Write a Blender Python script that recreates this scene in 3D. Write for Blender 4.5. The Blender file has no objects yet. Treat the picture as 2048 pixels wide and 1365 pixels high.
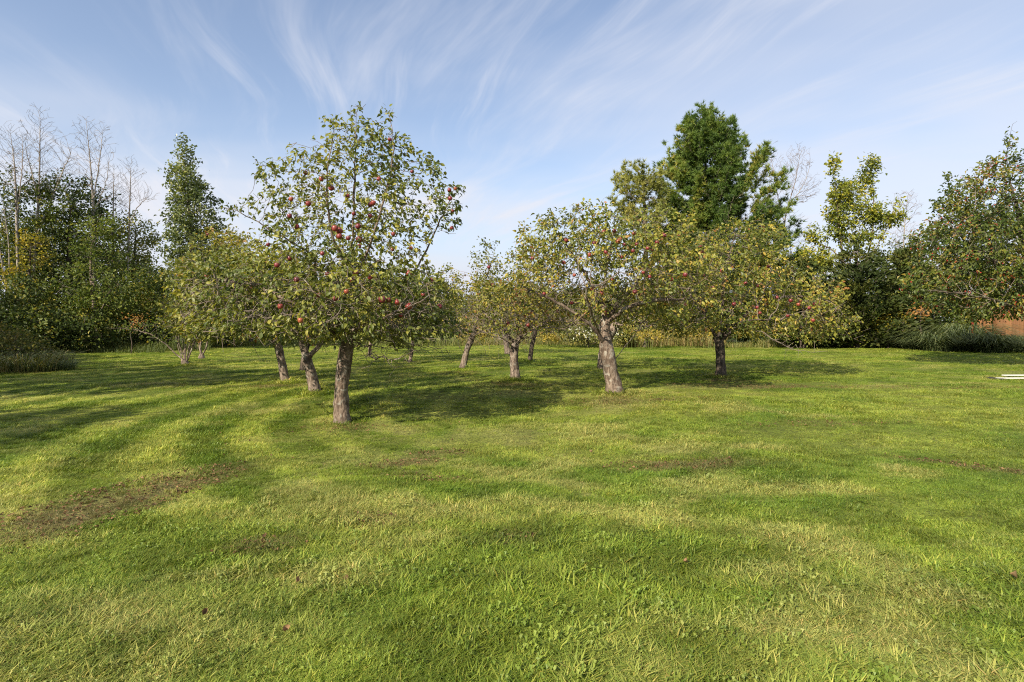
import bpy, math, random
import numpy as np
from mathutils import Vector

# ------------------------------------------------------------------ camera, sky, sun, exposure
sc = bpy.context.scene
col = sc.collection
F, HOR, CH = 1138.0, 640.0, 1.45          # focal length (photo px), horizon row, eye height (m)
SUN_EL = math.radians(33)
SUN_TO = np.array([0.60, 0.80])            # ground direction in which shadows fall

cam_d = bpy.data.cameras.new('camera'); cam = bpy.data.objects.new('camera', cam_d); col.objects.link(cam)
cam_d.sensor_width = 36; cam_d.lens = 36 * F / 2048
cam_d.shift_y = (HOR - 682.5) / 2048
cam_d.clip_start = 0.05; cam_d.clip_end = 3000
cam.location = (0, 0, CH); cam.rotation_euler = (math.radians(90), 0, 0)
sc.camera = cam

w = bpy.data.worlds.new('World'); sc.world = w; w.use_nodes = True
wt = w.node_tree; wt.nodes.clear()
def N(t, typ, **kw):
    n = t.nodes.new(typ)
    for k, v in kw.items(): setattr(n, k, v)
    return n
def math_n(t, op, a, b=None, c=None, clamp=False):
    n = N(t, 'ShaderNodeMath', operation=op); n.use_clamp = clamp
    for i, v in enumerate((a, b, c)):
        if v is None: continue
        if isinstance(v, (int, float)): n.inputs[i].default_value = v
        else: t.links.new(v, n.inputs[i])
    return n.outputs[0]
def maprange(t, v, a, b, c=0.0, d=1.0, interp='SMOOTHSTEP'):
    n = N(t, 'ShaderNodeMapRange', interpolation_type=interp)
    t.links.new(v, n.inputs['Value'])
    for k, x in zip(('From Min', 'From Max', 'To Min', 'To Max'), (a, b, c, d)): n.inputs[k].default_value = x
    return n.outputs['Result']
def mixc(t, fac, a, b):
    n = N(t, 'ShaderNodeMix', data_type='RGBA')
    for sock, v in ((n.inputs[0], fac), (n.inputs[6], a), (n.inputs[7], b)):
        if isinstance(v, (int, float)): sock.default_value = v
        elif isinstance(v, (tuple, list)): sock.default_value = tuple(v) + ((1,) if len(v) == 3 else ())
        else: t.links.new(v, sock)
    return n.outputs[2]
def noise(t, vec, scale, detail=3.0, rough=0.55, dist=0.0):
    n = N(t, 'ShaderNodeTexNoise'); n.inputs['Scale'].default_value = scale
    n.inputs['Detail'].default_value = detail; n.inputs['Roughness'].default_value = rough
    n.inputs['Distortion'].default_value = dist
    if vec is not None: t.links.new(vec, n.inputs['Vector'])
    return n.outputs['Fac']
def mapping(t, vec, loc=(0, 0, 0), rot=(0, 0, 0), scl=(1, 1, 1), typ='POINT'):
    n = N(t, 'ShaderNodeMapping', vector_type=typ)
    n.inputs['Location'].default_value = loc; n.inputs['Rotation'].default_value = rot; n.inputs['Scale'].default_value = scl
    t.links.new(vec, n.inputs['Vector']); return n.outputs[0]

sky = N(wt, 'ShaderNodeTexSky', sky_type='NISHITA', sun_disc=False)
sky.sun_elevation = SUN_EL; sky.sun_rotation = math.atan2(-SUN_TO[0], -SUN_TO[1])
sky.air_density = 1.0; sky.dust_density = 0.0; sky.ozone_density = 2.5; sky.altitude = 100
# thin cirrus lying on a plane high above: direction projected on that plane, noise drawn out along the wind
tc = N(wt, 'ShaderNodeTexCoord'); sep = N(wt, 'ShaderNodeSeparateXYZ'); wt.links.new(tc.outputs['Generated'], sep.inputs[0])
zz = math_n(wt, 'MAXIMUM', math_n(wt, 'ADD', sep.outputs[2], 0.06), 0.02)
cx = math_n(wt, 'DIVIDE', sep.outputs[0], zz); cy = math_n(wt, 'DIVIDE', sep.outputs[1], zz)
cmb = N(wt, 'ShaderNodeCombineXYZ'); wt.links.new(cx, cmb.inputs[0]); wt.links.new(cy, cmb.inputs[1])
P0 = cmb.outputs[0]
warp = N(wt, 'ShaderNodeTexNoise'); warp.inputs['Scale'].default_value = 0.36; warp.inputs['Detail'].default_value = 2
wt.links.new(P0, warp.inputs['Vector'])
wv = N(wt, 'ShaderNodeVectorMath', operation='MULTIPLY_ADD'); wt.links.new(warp.outputs['Color'], wv.inputs[0])
wv.inputs[1].default_value = (1.1, 1.1, 0); wt.links.new(P0, wv.inputs[2])
PW = wv.outputs[0]
ang = math.atan2(0.88, -0.47)
def streaks(rot, loc, scl, lo, hi, det, rough=.62):
    v = mapping(wt, mapping(wt, PW, (0, 0, 0), (0, 0, rot)), loc, (0, 0, 0), scl)
    return maprange(wt, noise(wt, v, 1.0, det, rough), lo, hi)
str1 = streaks(-ang, (15.904, 18.849, 0), (0.33, 1.7, 1), 0.46, 0.76, 6)
str2 = streaks(-ang + 0.25, (14.798, 18.446, 0), (0.55, 4.6, 1), 0.46, 0.78, 5)
veil = maprange(wt, noise(wt, mapping(wt, PW, (12.458, 14.836, 0), (0, 0, 0), (0.30, 0.42, 1)), 1.0, 4, 0.55), 0.33, 0.62)
gap = maprange(wt, noise(wt, mapping(wt, P0, (0.580, 9.312, 0)), 0.55, 1, 0.5), 0.38, 0.62)
s = math_n(wt, 'MAXIMUM', str1, math_n(wt, 'MULTIPLY', math_n(wt, 'MULTIPLY', str2, gap), 0.9))
cl = math_n(wt, 'ADD', math_n(wt, 'ADD', math_n(wt, 'MULTIPLY', s, 0.58), 0.09), math_n(wt, 'MULTIPLY', veil, 0.55), clamp=True)
# the veil thickens towards the horizon with the length of the path through it
path = math_n(wt, 'DIVIDE', 0.42, math_n(wt, 'MAXIMUM', sep.outputs[2], 0.04))
thin = math_n(wt, 'SUBTRACT', 1.0, math_n(wt, 'POWER', 0.90, math_n(wt, 'MULTIPLY', path, path)))
skyc = mixc(wt, thin, sky.outputs[0], (4.1, 4.35, 4.95))
skyc = mixc(wt, cl, skyc, (4.7, 4.8, 5.25))
bg = N(wt, 'ShaderNodeBackground'); bg.inputs['Strength'].default_value = 0.089
wt.links.new(skyc, bg.inputs['Color'])
wo = N(wt, 'ShaderNodeOutputWorld'); wt.links.new(bg.outputs[0], wo.inputs['Surface'])

sun_d = bpy.data.lights.new('sun', 'SUN'); sun = bpy.data.objects.new('sun', sun_d); col.objects.link(sun)
sun_d.energy = 4.2; sun_d.angle = math.radians(0.6); sun_d.color = (1.0, 0.90, 0.74)
sun.rotation_euler = Vector((SUN_TO[0] * math.cos(SUN_EL), SUN_TO[1] * math.cos(SUN_EL), -math.sin(SUN_EL))).to_track_quat('-Z', 'Y').to_euler()
sun.location = (-20, -25, 25)

sc.view_settings.view_transform = 'Standard'; sc.view_settings.look = 'None'
sc.view_settings.exposure = 1.0; sc.view_settings.gamma = 1.0; sc.view_settings.use_curve_mapping = False
cy_ = sc.cycles
cy_.max_bounces = 4; cy_.diffuse_bounces = 2; cy_.glossy_bounces = 1; cy_.transmission_bounces = 2; cy_.transparent_max_bounces = 4
cy_.caustics_reflective = False; cy_.caustics_refractive = False; cy_.sample_clamp_indirect = 3.0; cy_.sample_clamp_direct = 6.0
sc.render.engine = 'CYCLES'; cy_.use_denoising = False
try:
    cy_.denoiser = 'OPENIMAGEDENOISE'; cy_.denoising_input_passes = 'RGB_ALBEDO_NORMAL'; cy_.denoising_prefilter = 'ACCURATE'
except Exception: pass
cy_.use_adaptive_sampling = False; cy_.filter_width = 1.1
w.cycles.sampling_method = 'MANUAL'; w.cycles.sample_map_resolution = 256

# ------------------------------------------------------------------ small tools
random.seed(11); R = np.random.default_rng(11)
_tab = np.random.default_rng(5).random((256, 256))
def vnoise(x, y):
    x = np.asarray(x, float); y = np.asarray(y, float)
    xi = np.floor(x).astype(int); yi = np.floor(y).astype(int); fx = x - xi; fy = y - yi
    fx = fx * fx * (3 - 2 * fx); fy = fy * fy * (3 - 2 * fy)
    g = lambda a, b: _tab[a & 255, b & 255]
    return (g(xi, yi) * (1 - fx) + g(xi + 1, yi) * fx) * (1 - fy) + (g(xi, yi + 1) * (1 - fx) + g(xi + 1, yi + 1) * fx) * fy
def fbm(x, y, o=3):
    v = 0; a = 0.5; s_ = 0
    for i in range(o):
        v = v + a * vnoise(x * 2 ** i + 17 * i, y * 2 ** i - 9 * i); s_ += a; a *= 0.5
    return v / s_
def gz(x, y):
    x = np.asarray(x, float); y = np.asarray(y, float)
    f = np.clip((np.hypot(x, y) - 1.0) / 4.0, 0, 1)
    z = 0.13 * (fbm(x * 0.22 + 5, y * 0.3 + 3, 2) - 0.5) + 0.05 * (fbm(x * 0.8, y * 1.1 + 40, 2) - 0.5)
    return f * z
def ray(px, py, D): return np.array([(px - 1024) / F * D, D, CH + (HOR - py) / F * D])
def gp(px, py):
    D = F * CH / (py - HOR); return (px - 1024) / F * D, D
def nrm(v): return v / np.maximum(np.linalg.norm(v, axis=-1, keepdims=True), 1e-9)

class MB:
    def __init__(s): s.v = []; s.f = []; s.n = 0
    def add(s, verts, faces, mat=0, rnd=None):       # faces: (k,3) or (k,4) local indices
        verts = np.asarray(verts, np.float32).reshape(-1, 3); faces = np.asarray(faces, np.int32)
        r = np.zeros(len(verts), np.float32) if rnd is None else np.broadcast_to(np.asarray(rnd, np.float32), (len(verts),))
        s.v.append((verts, r)); s.f.append((faces + s.n, mat)); s.n += len(verts)
    def mesh(s, name, mats, smooth=False):
        me = bpy.data.meshes.new(name)
        V = np.concatenate([a for a, _ in s.v]); Rr = np.concatenate([b for _, b in s.v])
        me.vertices.add(len(V)); me.vertices.foreach_set('co', V.ravel())
        nl = sum(f.size for f, _ in s.f); npol = sum(len(f) for f, _ in s.f)
        me.loops.add(nl); me.loops.foreach_set('vertex_index', np.concatenate([f.ravel() for f, _ in s.f]).astype(np.int32))
        cnt = np.concatenate([np.full(len(f), f.shape[1], np.int32) for f, _ in s.f])
        me.polygons.add(npol); me.polygons.foreach_set('loop_start', np.concatenate([[0], np.cumsum(cnt)[:-1]]).astype(np.int32))
        me.polygons.foreach_set('material_index', np.concatenate([np.full(len(f), m, np.int32) for f, m in s.f]))
        me.polygons.foreach_set('use_smooth', np.full(npol, smooth, bool))
        for m in mats: me.materials.append(m)
        me.update(calc_edges=True)
        at = me.attributes.new('rnd', 'FLOAT', 'POINT'); at.data.foreach_set('value', Rr)
        return me
    def build(s, name, mats, parent=None, smooth=False):
        o = bpy.data.objects.new(name, s.mesh(name, mats, smooth)); col.objects.link(o); o.parent = parent
        return o
def tag(o, label=None, cat=None, group=None, kind=None):
    for k, v in (('label', label), ('category', cat), ('group', group), ('kind', kind)):
        if v: o[k] = v
    return o
def empty(name, loc, label, cat, group=None):
    o = bpy.data.objects.new(name, None); col.objects.link(o); o.location = loc; o.empty_display_size = 0.2
    return tag(o, label, cat, group)

# ------------------------------------------------------------------ materials
def new_mat(name):
    m = bpy.data.materials.new(name); m.use_nodes = True; m.node_tree.nodes.clear(); return m, m.node_tree
def out(t, sh):
    o = N(t, 'ShaderNodeOutputMaterial'); t.links.new(sh, o.inputs['Surface']); return o
def ramp(t, fac, stops):
    n = N(t, 'ShaderNodeValToRGB'); e = n.color_ramp.elements
    e[0].position, e[0].color = stops[0][0], (*stops[0][1], 1); e[1].position, e[1].color = stops[-1][0], (*stops[-1][1], 1)
    for p, c in stops[1:-1]:
        x = e.new(p); x.color = (*c, 1)
    t.links.new(fac, n.inputs['Fac']); return n.outputs['Color']
def leaf_mat(name, stops, transl=0.35, rough=0.45, spec=0.5, pale=0.35, tmul=1.0):
    m, t = new_mat(name)
    a = N(t, 'ShaderNodeAttribute', attribute_name='rnd')
    c = ramp(t, a.outputs['Fac'], stops)
    geo = N(t, 'ShaderNodeNewGeometry')
    under = mixc(t, pale, c, (0.30, 0.33, 0.20))
    c2 = mixc(t, geo.outputs['Backfacing'], c, under)
    p = N(t, 'ShaderNodeBsdfPrincipled'); t.links.new(c2, p.inputs['Base Color'])
    p.inputs['Roughness'].default_value = rough; p.inputs['Specular IOR Level'].default_value = spec
    tr = N(t, 'ShaderNodeBsdfTranslucent')
    tcn = N(t, 'ShaderNodeMix', data_type='RGBA', blend_type='MULTIPLY'); tcn.inputs[0].default_value = 1
    t.links.new(c, tcn.inputs[6]); tcn.inputs[7].default_value = (1.5 * tmul, 1.45 * tmul, 0.6 * tmul, 1)
    t.links.new(tcn.outputs[2], tr.inputs['Color'])
    mx = N(t, 'ShaderNodeMixShader'); mx.inputs[0].default_value = transl
    t.links.new(p.outputs[0], mx.inputs[1]); t.links.new(tr.outputs[0], mx.inputs[2]); out(t, mx.outputs[0])
    return m
def bark_mat(name, dark, light, lichen=0.3, scale=1.0, bump=0.6):
    m, t = new_mat(name); tcn = N(t, 'ShaderNodeTexCoord'); v = tcn.outputs['Object']
    vs = mapping(t, v, scl=(scale, scale, scale * 0.3))
    n1 = noise(t, vs, 28, 5, 0.65, 0.5); n2 = noise(t, mapping(t, v, scl=(scale,) * 3), 7, 4, 0.6, 0.8)
    c = mixc(t, maprange(t, n1, 0.38, 0.64), dark, light)
    c = mixc(t, math_n(t, 'MULTIPLY', maprange(t, n2, 0.52, 0.66), lichen), c, (0.42, 0.40, 0.33))
    c = mixc(t, math_n(t, 'MULTIPLY', maprange(t, noise(t, v, 3.2, 3), 0.5, 0.62), 0.55), c, tuple(x * 0.55 for x in dark))
    p = N(t, 'ShaderNodeBsdfPrincipled'); t.links.new(c, p.inputs['Base Color']); p.inputs['Roughness'].default_value = 0.85
    p.inputs['Specular IOR Level'].default_value = 0.25
    b = N(t, 'ShaderNodeBump'); b.inputs['Strength'].default_value = bump; b.inputs['Distance'].default_value = 0.02
    t.links.new(math_n(t, 'ADD', n1, n2), b.inputs['Height']); t.links.new(b.outputs[0], p.inputs['Normal']); out(t, p.outputs[0])
    return m
def plain_mat(name, c, rough=0.6, var=0.25, scale=8, spec=0.4):
    m, t = new_mat(name); tcn = N(t, 'ShaderNodeTexCoord')
    n1 = noise(t, tcn.outputs['Object'], scale, 4)
    p = N(t, 'ShaderNodeBsdfPrincipled'); t.links.new(mixc(t, n1, tuple(x * (1 - var) for x in c), tuple(min(1, x * (1 + var)) for x in c)), p.inputs['Base Color'])
    p.inputs['Roughness'].default_value = rough; p.inputs['Specular IOR Level'].default_value = spec; out(t, p.outputs[0]); return m

M = {}
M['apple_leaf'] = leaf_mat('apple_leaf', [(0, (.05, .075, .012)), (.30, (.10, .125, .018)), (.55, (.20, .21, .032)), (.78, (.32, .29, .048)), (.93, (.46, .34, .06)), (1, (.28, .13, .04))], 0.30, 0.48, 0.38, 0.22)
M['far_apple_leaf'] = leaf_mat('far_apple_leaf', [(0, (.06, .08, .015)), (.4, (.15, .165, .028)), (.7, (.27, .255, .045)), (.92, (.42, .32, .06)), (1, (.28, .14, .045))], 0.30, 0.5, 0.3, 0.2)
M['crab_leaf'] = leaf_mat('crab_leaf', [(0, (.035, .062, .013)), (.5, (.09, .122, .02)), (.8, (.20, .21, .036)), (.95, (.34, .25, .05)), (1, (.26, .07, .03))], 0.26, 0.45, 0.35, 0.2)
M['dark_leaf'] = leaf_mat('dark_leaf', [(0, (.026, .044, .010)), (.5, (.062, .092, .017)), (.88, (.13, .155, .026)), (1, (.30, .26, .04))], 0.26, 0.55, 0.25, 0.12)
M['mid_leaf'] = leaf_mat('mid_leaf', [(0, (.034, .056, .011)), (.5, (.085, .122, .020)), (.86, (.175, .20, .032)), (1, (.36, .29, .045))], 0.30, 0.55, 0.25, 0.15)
M['pale_leaf'] = leaf_mat('pale_leaf', [(0, (.06, .08, .02)), (.5, (.16, .175, .04)), (.85, (.28, .27, .065)), (1, (.38, .30, .07))], 0.30, 0.5, 0.35, 0.25)
M['yellow_leaf'] = leaf_mat('yellow_leaf', [(0, (.07, .08, .012)), (.45, (.20, .195, .025)), (.8, (.36, .31, .035)), (1, (.46, .32, .04))], 0.32, 0.5, 0.3, 0.15)
M['weed_leaf'] = leaf_mat('weed_leaf', [(0, (.045, .06, .014)), (.5, (.11, .125, .028)), (.85, (.21, .16, .05)), (1, (.36, .29, .05))], 0.28, 0.6, 0.2, 0.1)
M['vine_leaf'] = leaf_mat('vine_leaf', [(0, (.05, .075, .012)), (.4, (.16, .19, .022)), (.75, (.34, .34, .04)), (1, (.48, .38, .05))], 0.32, 0.5, 0.3, 0.15)
M['orange_leaf'] = leaf_mat('orange_leaf', [(0, (.16, .08, .02)), (.5, (.36, .17, .045)), (1, (.46, .26, .08))], 0.32, 0.5, 0.3, 0.15)
M['poplar_leaf'] = leaf_mat('poplar_leaf', [(0, (.04, .065, .016)), (.5, (.105, .14, .032)), (.85, (.22, .245, .07)), (1, (.34, .34, .12))], 0.26, 0.4, 0.5, 0.35)
M['needle'] = leaf_mat('needle', [(0, (.032, .068, .014)), (.5, (.095, .155, .025)), (.85, (.20, .25, .04)), (1, (.32, .29, .058))], 0.25, 0.55, 0.25, 0.05)
M['needle_pale'] = leaf_mat('needle_pale', [(0, (.12, .14, .03)), (.5, (.26, .27, .055)), (1, (.46, .40, .11))], 0.25, 0.55, 0.25, 0.05)
M['cedar'] = leaf_mat('cedar', [(0, (.022, .038, .010)), (.6, (.06, .08, .016)), (1, (.14, .135, .028))], 0.2, 0.6, 0.2, 0.05)
M['bark_near'] = bark_mat('bark_near', (.085, .058, .040), (.25, .19, .14), 0.55, 1.0, 0.7)
M['bark'] = bark_mat('bark', (.09, .065, .048), (.27, .21, .16), 0.5, 0.8, 0.6)
M['bark_dark'] = bark_mat('bark_dark', (.04, .03, .022), (.13, .10, .075), 0.15, 0.7)
M['bark_pale'] = bark_mat('bark_pale', (.18, .15, .12), (.38, .33, .28), 0.3, 0.6, 0.4)
M['twig'] = plain_mat('twig', (.19, .15, .12), 0.8, 0.4, 9, 0.3)
M['twig_pale'] = plain_mat('twig_pale', (.27, .225, .19), 0.8, 0.3, 5, 0.3)

# lawn colour, a function of the place on the ground, shared by the soil sheet and the blades
PATCH = [  # centre px,py | half axes (m) | rotation | strength : worn, bare and leaf-strewn spots
 (225, 1012, 1.15, .42, 1.30, 1.0), (1350, 932, .62, .20, .05, .95), (885, 903, .34, .13, .3, .8), (800, 928, .42, .15, .4, .75),
 (1985, 945, .75, .11, -.55, 1.0), (1240, 803, 1.35, .42, .05, .85), (1530, 772, 1.7, .42, -.1, 1.0), (690, 852, .5, .28, .2, .55),
 (1030, 772, .85, .42, 0, .8), (555, 772, .95, .40, .1, .85), (860, 962, .34, .12, -.2, .6), (530, 1100, .26, .14, .3, .6),
 (735, 1052, .2, .12, 0, .5), (1440, 760, .7, .3, 0, .8), (1640, 850, 1.1, .22, .1, .5), (300, 770, 1.2, .3, 0, .5), (1010, 1090, .2, .1, .4, .4), (925, 748, .7, .4, 0, .6), (920, 790, 1.3, .4, 0.1, .4), (1900, 775, 1.6, .3, 0, .45)]
PW_ = []
for px, py, a, b, r_, st in PATCH:
    x, y = gp(px, py); PW_.append((x, y, a, b, r_, st))
ORCH = (1.6, 9.8)
def sstep(v, a, b):
    t_ = np.clip((v - a) / (b - a), 0, 1); return t_ * t_ * (3 - 2 * t_)
def bare_at(x, y):
    b = np.zeros_like(x); wb = (fbm(x * 3.2, y * 3.2, 4) - .5) * 2.0
    for cx_, cy__, a, bb, r_, st in PW_:
        dx, dy = x - cx_, y - cy__; c_, s_ = math.cos(r_), math.sin(r_)
        e = np.hypot((dx * c_ + dy * s_) / a, (-dx * s_ + dy * c_) / bb) + wb
        b = np.maximum(b, np.clip((1.55 - e) / 1.25, 0, 1) * st)
    return b
def stripe_at(x, y):                                  # the mower went round the orchard, most clearly seen on the left
    r0 = np.hypot(x * .95 - ORCH[0], (y - ORCH[1]) * .9); m_ = (.22 + .78 * sstep(-x + .12 * y, 1.2, 3.2)) * sstep(y, 2.6, 4.6)
    return np.tanh(1.6 * np.sin((r0 + .55 * fbm(x * .35, y * .35, 2)) * 6.9)) * m_
def lawn_rgb(x, y):
    mx = lambda f, a, b: a + (b - a) * f[:, None]; A = lambda *c_: np.array(c_)[None]
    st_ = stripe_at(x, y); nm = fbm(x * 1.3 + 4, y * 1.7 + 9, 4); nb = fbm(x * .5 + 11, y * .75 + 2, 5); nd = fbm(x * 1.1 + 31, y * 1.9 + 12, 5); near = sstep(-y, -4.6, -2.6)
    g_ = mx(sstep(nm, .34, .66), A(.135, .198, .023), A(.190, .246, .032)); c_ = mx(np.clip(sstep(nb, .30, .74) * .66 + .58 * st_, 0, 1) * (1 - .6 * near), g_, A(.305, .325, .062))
    fi = fbm(x * 4.1 + 3, y * 5.1 + 1, 3); c_ = c_ * (.78 + .44 * sstep(fi, .3, .7))[:, None]
    c_ = c_ * (1 + .14 * st_)[:, None]  # mow stripes: light and dark sheen of the leaning blades painted into the colour
    tan_ = np.exp(-((x - .75) / .55) ** 2 - ((y - 2.35) / .35) ** 2) + np.exp(-((x + 1.5) / .6) ** 2 - ((y - 2.6) / .4) ** 2)
    c_ = mx(np.clip(sstep(nd + .04 * st_, .54, .72) * .5 + tan_ * .5 * sstep(fi, .3, .6), 0, .7), c_, A(.45, .405, .150)); b = bare_at(x, y)
    return mx(b * .85, c_, mx(vnoise(x * 17, y * 17), A(.10, .078, .036), A(.23, .185, .085))), b
def lawn_mats():
    m, t = new_mat('lawn_soil'); at = N(t, 'ShaderNodeAttribute', attribute_name='lawn')
    geo = N(t, 'ShaderNodeNewGeometry'); n1 = noise(t, geo.outputs['Position'], 34, 4, 0.7)
    c = mixc(t, maprange(t, n1, .35, .65), mixc(t, 0.75, at.outputs['Color'], (.035, .036, .014)), at.outputs['Color'])
    p = N(t, 'ShaderNodeBsdfPrincipled'); t.links.new(c, p.inputs['Base Color']); p.inputs['Roughness'].default_value = .95; p.inputs['Specular IOR Level'].default_value = .1
    b = N(t, 'ShaderNodeBump'); b.inputs['Strength'].default_value = .8; b.inputs['Distance'].default_value = .04
    t.links.new(n1, b.inputs['Height']); t.links.new(b.outputs[0], p.inputs['Normal']); out(t, p.outputs[0]); M['soil'] = m
    m, t = new_mat('grass_blade'); at = N(t, 'ShaderNodeAttribute', attribute_name='lawn', attribute_type='INSTANCER')
    a = N(t, 'ShaderNodeAttribute', attribute_name='rnd'); oi = N(t, 'ShaderNodeObjectInfo')
    v = math_n(t, 'FRACT', math_n(t, 'ADD', a.outputs['Fac'], math_n(t, 'MULTIPLY', oi.outputs['Random'], 0.37)))
    tint = ramp(t, v, [(0, (.50, .68, .48)), (.45, (.95, 1.0, .85)), (.8, (1.25, 1.2, 1.0)), (.93, (1.85, 1.55, 1.7)), (1, (1.6, 1.1, 1.3))])
    mu = N(t, 'ShaderNodeMix', data_type='RGBA', blend_type='MULTIPLY'); mu.inputs[0].default_value = 1
    t.links.new(at.outputs['Color'], mu.inputs[6]); t.links.new(tint, mu.inputs[7]); c = mu.outputs[2]
    p = N(t, 'ShaderNodeBsdfPrincipled'); t.links.new(c, p.inputs['Base Color']); p.inputs['Roughness'].default_value = .5; p.inputs['Specular IOR Level'].default_value = .3
    tr = N(t, 'ShaderNodeBsdfTranslucent'); m2 = N(t, 'ShaderNodeMix', data_type='RGBA', blend_type='MULTIPLY'); m2.inputs[0].default_value = 1
    t.links.new(c, m2.inputs[6]); m2.inputs[7].default_value = (1.2, 1.35, .7, 1); t.links.new(m2.outputs[2], tr.inputs['Color'])
    mx = N(t, 'ShaderNodeMixShader'); mx.inputs[0].default_value = .3; t.links.new(p.outputs[0], mx.inputs[1]); t.links.new(tr.outputs[0], mx.inputs[2]); out(t, mx.outputs[0]); M['blade'] = m
lawn_mats()

# ------------------------------------------------------------------ the lawn
u = np.linspace(-1, 1, 261); ext = 7.0
gx = np.sinh(u * ext) / math.sinh(ext) * 700
v_ = np.linspace(0, 1, 300); gy = -40 + (np.sinh((v_ - 0.12) * 6.6) - math.sinh(-0.12 * 6.6)) * (840 / (math.sinh(.88 * 6.6) - math.sinh(-.12 * 6.6)))
X, Y = np.meshgrid(gx, gy); Z = gz(X, Y) * (np.hypot(X, Y) < 120)
nx, ny = len(gx), len(gy); idx = np.arange(nx * ny).reshape(ny, nx)
mb = MB(); mb.add(np.stack([X, Y, Z], -1).reshape(-1, 3), np.stack([idx[:-1, :-1], idx[:-1, 1:], idx[1:, 1:], idx[1:, :-1]], -1).reshape(-1, 4))
lw = mb.build('lawn', [M['soil']], smooth=True)
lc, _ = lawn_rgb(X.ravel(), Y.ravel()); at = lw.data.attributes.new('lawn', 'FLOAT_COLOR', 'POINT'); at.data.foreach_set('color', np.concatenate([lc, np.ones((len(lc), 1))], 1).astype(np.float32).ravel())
tag(lw, 'wide mown yellow green lawn with worn brown patches', 'lawn', kind='structure')

def blades(mb, base, d, h, wdt, lean, rnd, seg=2, mat=0, droop=0.0):
    """base (n,3), d unit lean direction (n,2), h height, lean horizontal reach"""
    n = len(base); side = np.stack([-d[:, 1], d[:, 0], np.zeros(n)], -1); d3 = np.concatenate([d, np.zeros((n, 1))], 1)
    P = []
    for k in range(seg + 1):
        s = k / seg; c_ = base + d3 * (lean * s ** 1.7)[:, None]
        zz_ = h * (s - droop * s ** 3); c_ = c_ + np.stack([np.zeros(n), np.zeros(n), zz_], -1)
        wk = wdt * (1 - 0.35 * s) if k < seg else wdt * 0
        if k < seg: P += [c_ - side * wk[:, None] / 2, c_ + side * wk[:, None] / 2]
        else: P += [c_]
    m = len(P); V = np.stack(P, 1); b0 = (np.arange(n) * m)[:, None]; r_ = np.repeat(rnd, m)
    nq = seg - 1
    mb.add(V.reshape(-1, 3), b0 + np.array([[2 * nq, 2 * nq + 1, m - 1]]), mat, r_)
    base_i = mb.n - n * m
    for k in range(nq):
        q = b0 + np.array([[2 * k, 2 * k + 1, 2 * k + 3, 2 * k + 2]]) + base_i; mb.f.append((q.astype(np.int32), mat))
def unit2(n, rg=R):
    a = rg.random(n) * 2 * math.pi; return np.stack([np.cos(a), np.sin(a)], -1)

tufts = bpy.data.collections.new('tuft_shapes')
def tuft(name, n, rad, h0, h1, wd, lean, broad=0):
    mb = MB(); a = unit2(n) * (np.sqrt(R.random(n)) * rad)[:, None]
    base = np.concatenate([a, np.full((n, 1), -0.006)], 1); h = R.uniform(h0, h1, n); d = nrm(unit2(n) + np.array([0.55, 0.0]))
    blades(mb, base, d, h, wd * R.uniform(.7, 1.3, n), h * R.uniform(.25, 1.0, n) * lean, R.random(n), 2, droop=0.25)
    for k in range(broad):
        c0 = (R.random(2) - .5) * rad; 
        for q in range(random.randint(3, 6)):
            a_ = random.random() * 6.28; L = random.uniform(.007, .016); wq = L * .42; dx, dy = math.cos(a_), math.sin(a_); z = random.uniform(.015, .045)
            pts = [(c0[0], c0[1], z * .6), (c0[0] + dx * L * .5 - dy * wq, c0[1] + dy * L * .5 + dx * wq, z), (c0[0] + dx * L, c0[1] + dy * L, z * .8), (c0[0] + dx * L * .5 + dy * wq, c0[1] + dy * L * .5 - dx * wq, z)]
            mb.add(pts, [(0, 3, 2, 1)], 0, 0.05 + 0.3 * random.random())
    me = mb.mesh(name, [M['blade']]); o = bpy.data.objects.new(name, me); return o
TUFTS = [tuft('tuft', 54, .085, .020, .044, .0036, 1.5), tuft('tuft', 54, .085, .020, .042, .0034, 1.7), tuft('tuft', 48, .08, .026, .055, .0040, 1.4),
         tuft('tuft', 46, .08, .022, .048, .0042, 1.9), tuft('tuft', 44, .085, .016, .034, .0038, 1.5, 3), tuft('tuft', 40, .09, .016, .034, .0042, 1.6, 5), tuft('tuft', 30, .05, .05, .085, .0050, 1.1)]
K = 1750; D0, D1 = 1.3, 37.0
n = int(K * 2.05 * (D1 - D0)); D = R.uniform(D0, D1, n)
extra = R.uniform(D0, 6, int(n * .06)); D = np.concatenate([D, extra]); n = len(D); Xg = R.uniform(-1, 1, n) * (D * .98 + 1.1)
BASES = [gp(*q) for q in [(682, 840), (1230, 788), (1441, 752), (630, 785), (572, 765), (924, 741), (1031, 763), (1059, 726), (370, 731)]]
ring = np.repeat(np.array(BASES), 70, 0) + unit2(70 * len(BASES)) * R.uniform(.10, .42, (70 * len(BASES), 1))      # the mower leaves longer grass at each trunk
Xg = np.concatenate([Xg, ring[:, 0]]); D = np.concatenate([D, ring[:, 1]]); n = len(D)
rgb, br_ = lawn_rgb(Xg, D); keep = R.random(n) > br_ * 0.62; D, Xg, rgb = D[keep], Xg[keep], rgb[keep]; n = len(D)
tall = fbm(Xg * .8 + 3, D * .8 + 8, 3); st = stripe_at(Xg, D)
tang = np.arctan2(-(Xg - ORCH[0]), (D - ORCH[1])) + np.where(st > 0, 0, math.pi)
rotz = tang + R.normal(0, .75, n); wild = R.random(n) < .35; rotz[wild] = R.random(wild.sum()) * 6.28
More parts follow.
